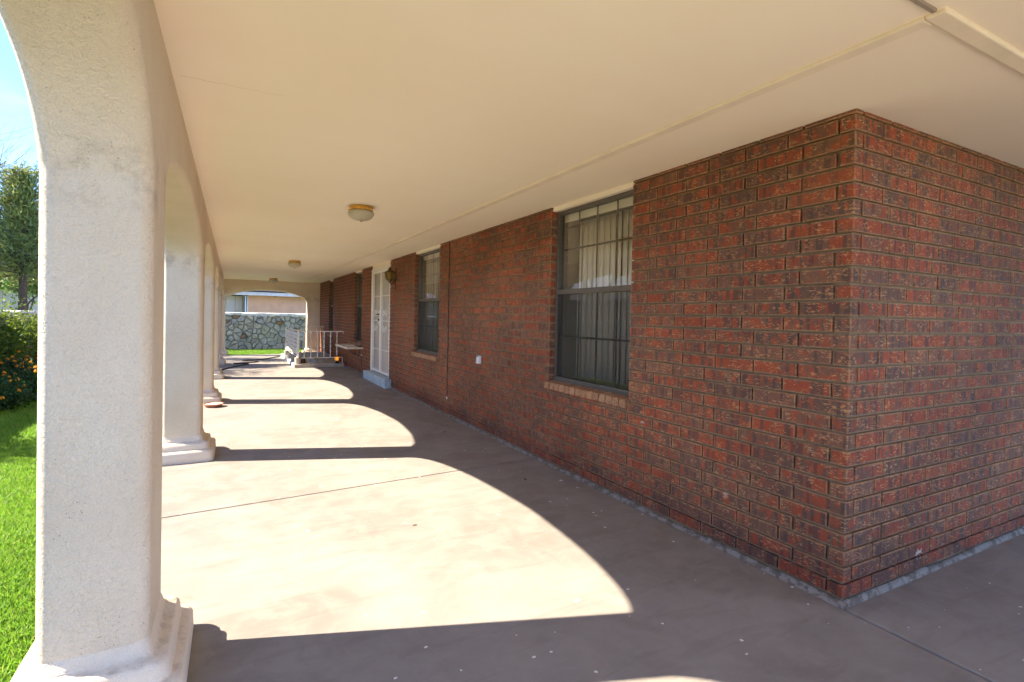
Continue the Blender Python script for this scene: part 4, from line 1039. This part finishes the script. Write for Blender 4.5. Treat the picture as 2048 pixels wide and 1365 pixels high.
broadleaf((-8.4, 6.2, GZ), 4.0, 27, 'leafy tree beyond the garden wall across from the second column', nleaf=24, lsize=.09, depth=4, r0=.08, sig=.22)
broadleaf((-5.66, 10.75, GZ), 2.0, 31, 'dense green shrub with a dark trunk against the stone wall', 'leaf_shrub', 40, .06, 4, 'shrub', 'shrub', .045, .95, 0, .15)
broadleaf((-5.78, 12.6, GZ), 1.9, 33, 'glossy green shrub farther along the stone wall', 'leaf_shrub', 40, .06, 3, 'shrub', 'shrub', .04, .9, 0, .16)

def lantana(loc, rad, H, seed, label, nf):
    rg = random.Random(seed); T = empty('flowering_bush', loc, 0, label, 'bush', 'orange flowering bushes along the garden wall')
    mb = MB(); heads = []; C_ = []
    for i in range(60):
        a = rg.uniform(0, 6.283); rr = rad * math.sqrt(rg.random()); h = H * (1 - .55 * (rr / rad) ** 2) * rg.uniform(.7, 1.08); e_ = (rr * math.cos(a), rr * math.sin(a), h)
        mb.tube([(e_[0] * .15, e_[1] * .15, -.03), (e_[0] * .7, e_[1] * .7, h * .6), e_], .004, 4, False, [.008, .005, .003]); heads.append(e_)
        m_ = 75; tt = nr.uniform(.25, 1.0, m_); C_.append(np.outer(tt, e_) * np.array([1, 1, 1]) + nr.normal(size=(m_, 3)) * .055)
    mb.build('stem', M['bark'], T); C_ = np.concatenate(C_); C_[:, 2] = np.maximum(C_[:, 2], .0)
    add_leaves(T, 'foliage', 'leaf_flower', C_, nr.uniform(.03, .065, len(C_)), .55, nr.random(len(C_)))
    for e_ in rg.sample(heads, nf):
        c_ = nr.normal(size=(26, 3)); c_ /= np.linalg.norm(c_, axis=1, keepdims=True); c_[:, 2] = np.abs(c_[:, 2]) * .7
        d_2 = c_ + nr.normal(size=c_.shape) * .3
        o = link(bpy.data.objects.new('flower_head', leaf_mesh('flower_head', M['petal'], np.array(e_) + np.array([0, 0, .03]) + c_ * .018, c_ + .01, nr.uniform(.016, .026, 26), .9, nr.random(26), .0, np.cross(c_, nr.normal(size=c_.shape))))); o.parent = T
    return T
lantana((-5.25, 9.05, GZ), .62, .62, 5, 'orange flowering bush at the foot of the stone wall, left of the near column', 34)
lantana((-5.55, 9.9, GZ), .60, .66, 6, 'orange flowering bush behind the nearest flowering bush', 30)
lantana((-5.5, 8.1, GZ), .5, .5, 7, 'smaller orange flowering bush closest to the camera', 12)

# grass: blades as one uncountable object
def blades(xy, name, h0, label):
    n = len(xy); c_ = np.column_stack([xy, np.full(n, GZ - .005)]); a = nr.uniform(0, 6.283, n); h = h0 * nr.uniform(.55, 1.35, n)
    side = np.column_stack([np.cos(a), np.sin(a), np.zeros(n)]) * (.0035 + .0015 * nr.random((n, 1))) ; lean = nr.normal(size=(n, 2)) * .42
    tip = c_ + np.column_stack([lean * h[:, None], h]); mid = c_ + np.column_stack([lean * h[:, None] * .35, h * .55])
    V = np.stack([c_ - side, c_ + side, mid + side * .8, mid - side * .8, tip], 1).reshape(-1, 3); k = np.arange(n) * 5
    L = np.column_stack([k, k + 1, k + 2, k + 3, k + 3, k + 2, k + 4]).ravel(); me = bpy.data.meshes.new(name)
    me.vertices.add(5 * n); me.vertices.foreach_set('co', V.astype(np.float32).ravel()); me.loops.add(7 * n); me.loops.foreach_set('vertex_index', L.astype(np.int32)); me.polygons.add(2 * n)
    ls = np.column_stack([np.arange(n) * 7, np.arange(n) * 7 + 4]).ravel(); me.polygons.foreach_set('loop_start', ls.astype(np.int32))
    patch = .5 + .5 * np.sin(xy[:, 0] * 3.1 + np.sin(xy[:, 1] * 2.3)) * np.sin(xy[:, 1] * 2.7 + 1.3 * np.sin(xy[:, 0] * 1.9))
    me.attributes.new('rnd', 'FLOAT', 'POINT').data.foreach_set('value', np.repeat(np.clip(.3 * patch + .7 * nr.random(n), 0, 1), 5).astype(np.float32))
    me.materials.append(M['grass_blade']); me.update(); me.validate()
    o = link(bpy.data.objects.new(name, me)); return tag(o, label, 'grass', None, 'stuff')
n = 160000; xy = np.column_stack([nr.uniform(-6.1, -3.30, n), nr.uniform(-.5, 12, n)])
xy2 = np.column_stack([nr.uniform(-4.7, -3.30, 110000), nr.uniform(.6, 5.5, 110000)])
blades(np.vstack([xy, xy2]), 'lawn_grass', .042, 'bright green lawn grass beside the arcade')
n = 26000; xy = np.column_stack([nr.uniform(-3.6, .6, n), nr.uniform(17.36, 19.97, n)])
e_n = 2500; xy2 = np.column_stack([nr.uniform(-3.6, .6, e_n), nr.uniform(19.6, 19.97, e_n)])
blades(np.vstack([xy, xy2]), 'far_grass', .085, 'sunlit grass strip between the porch end and the stone wall')
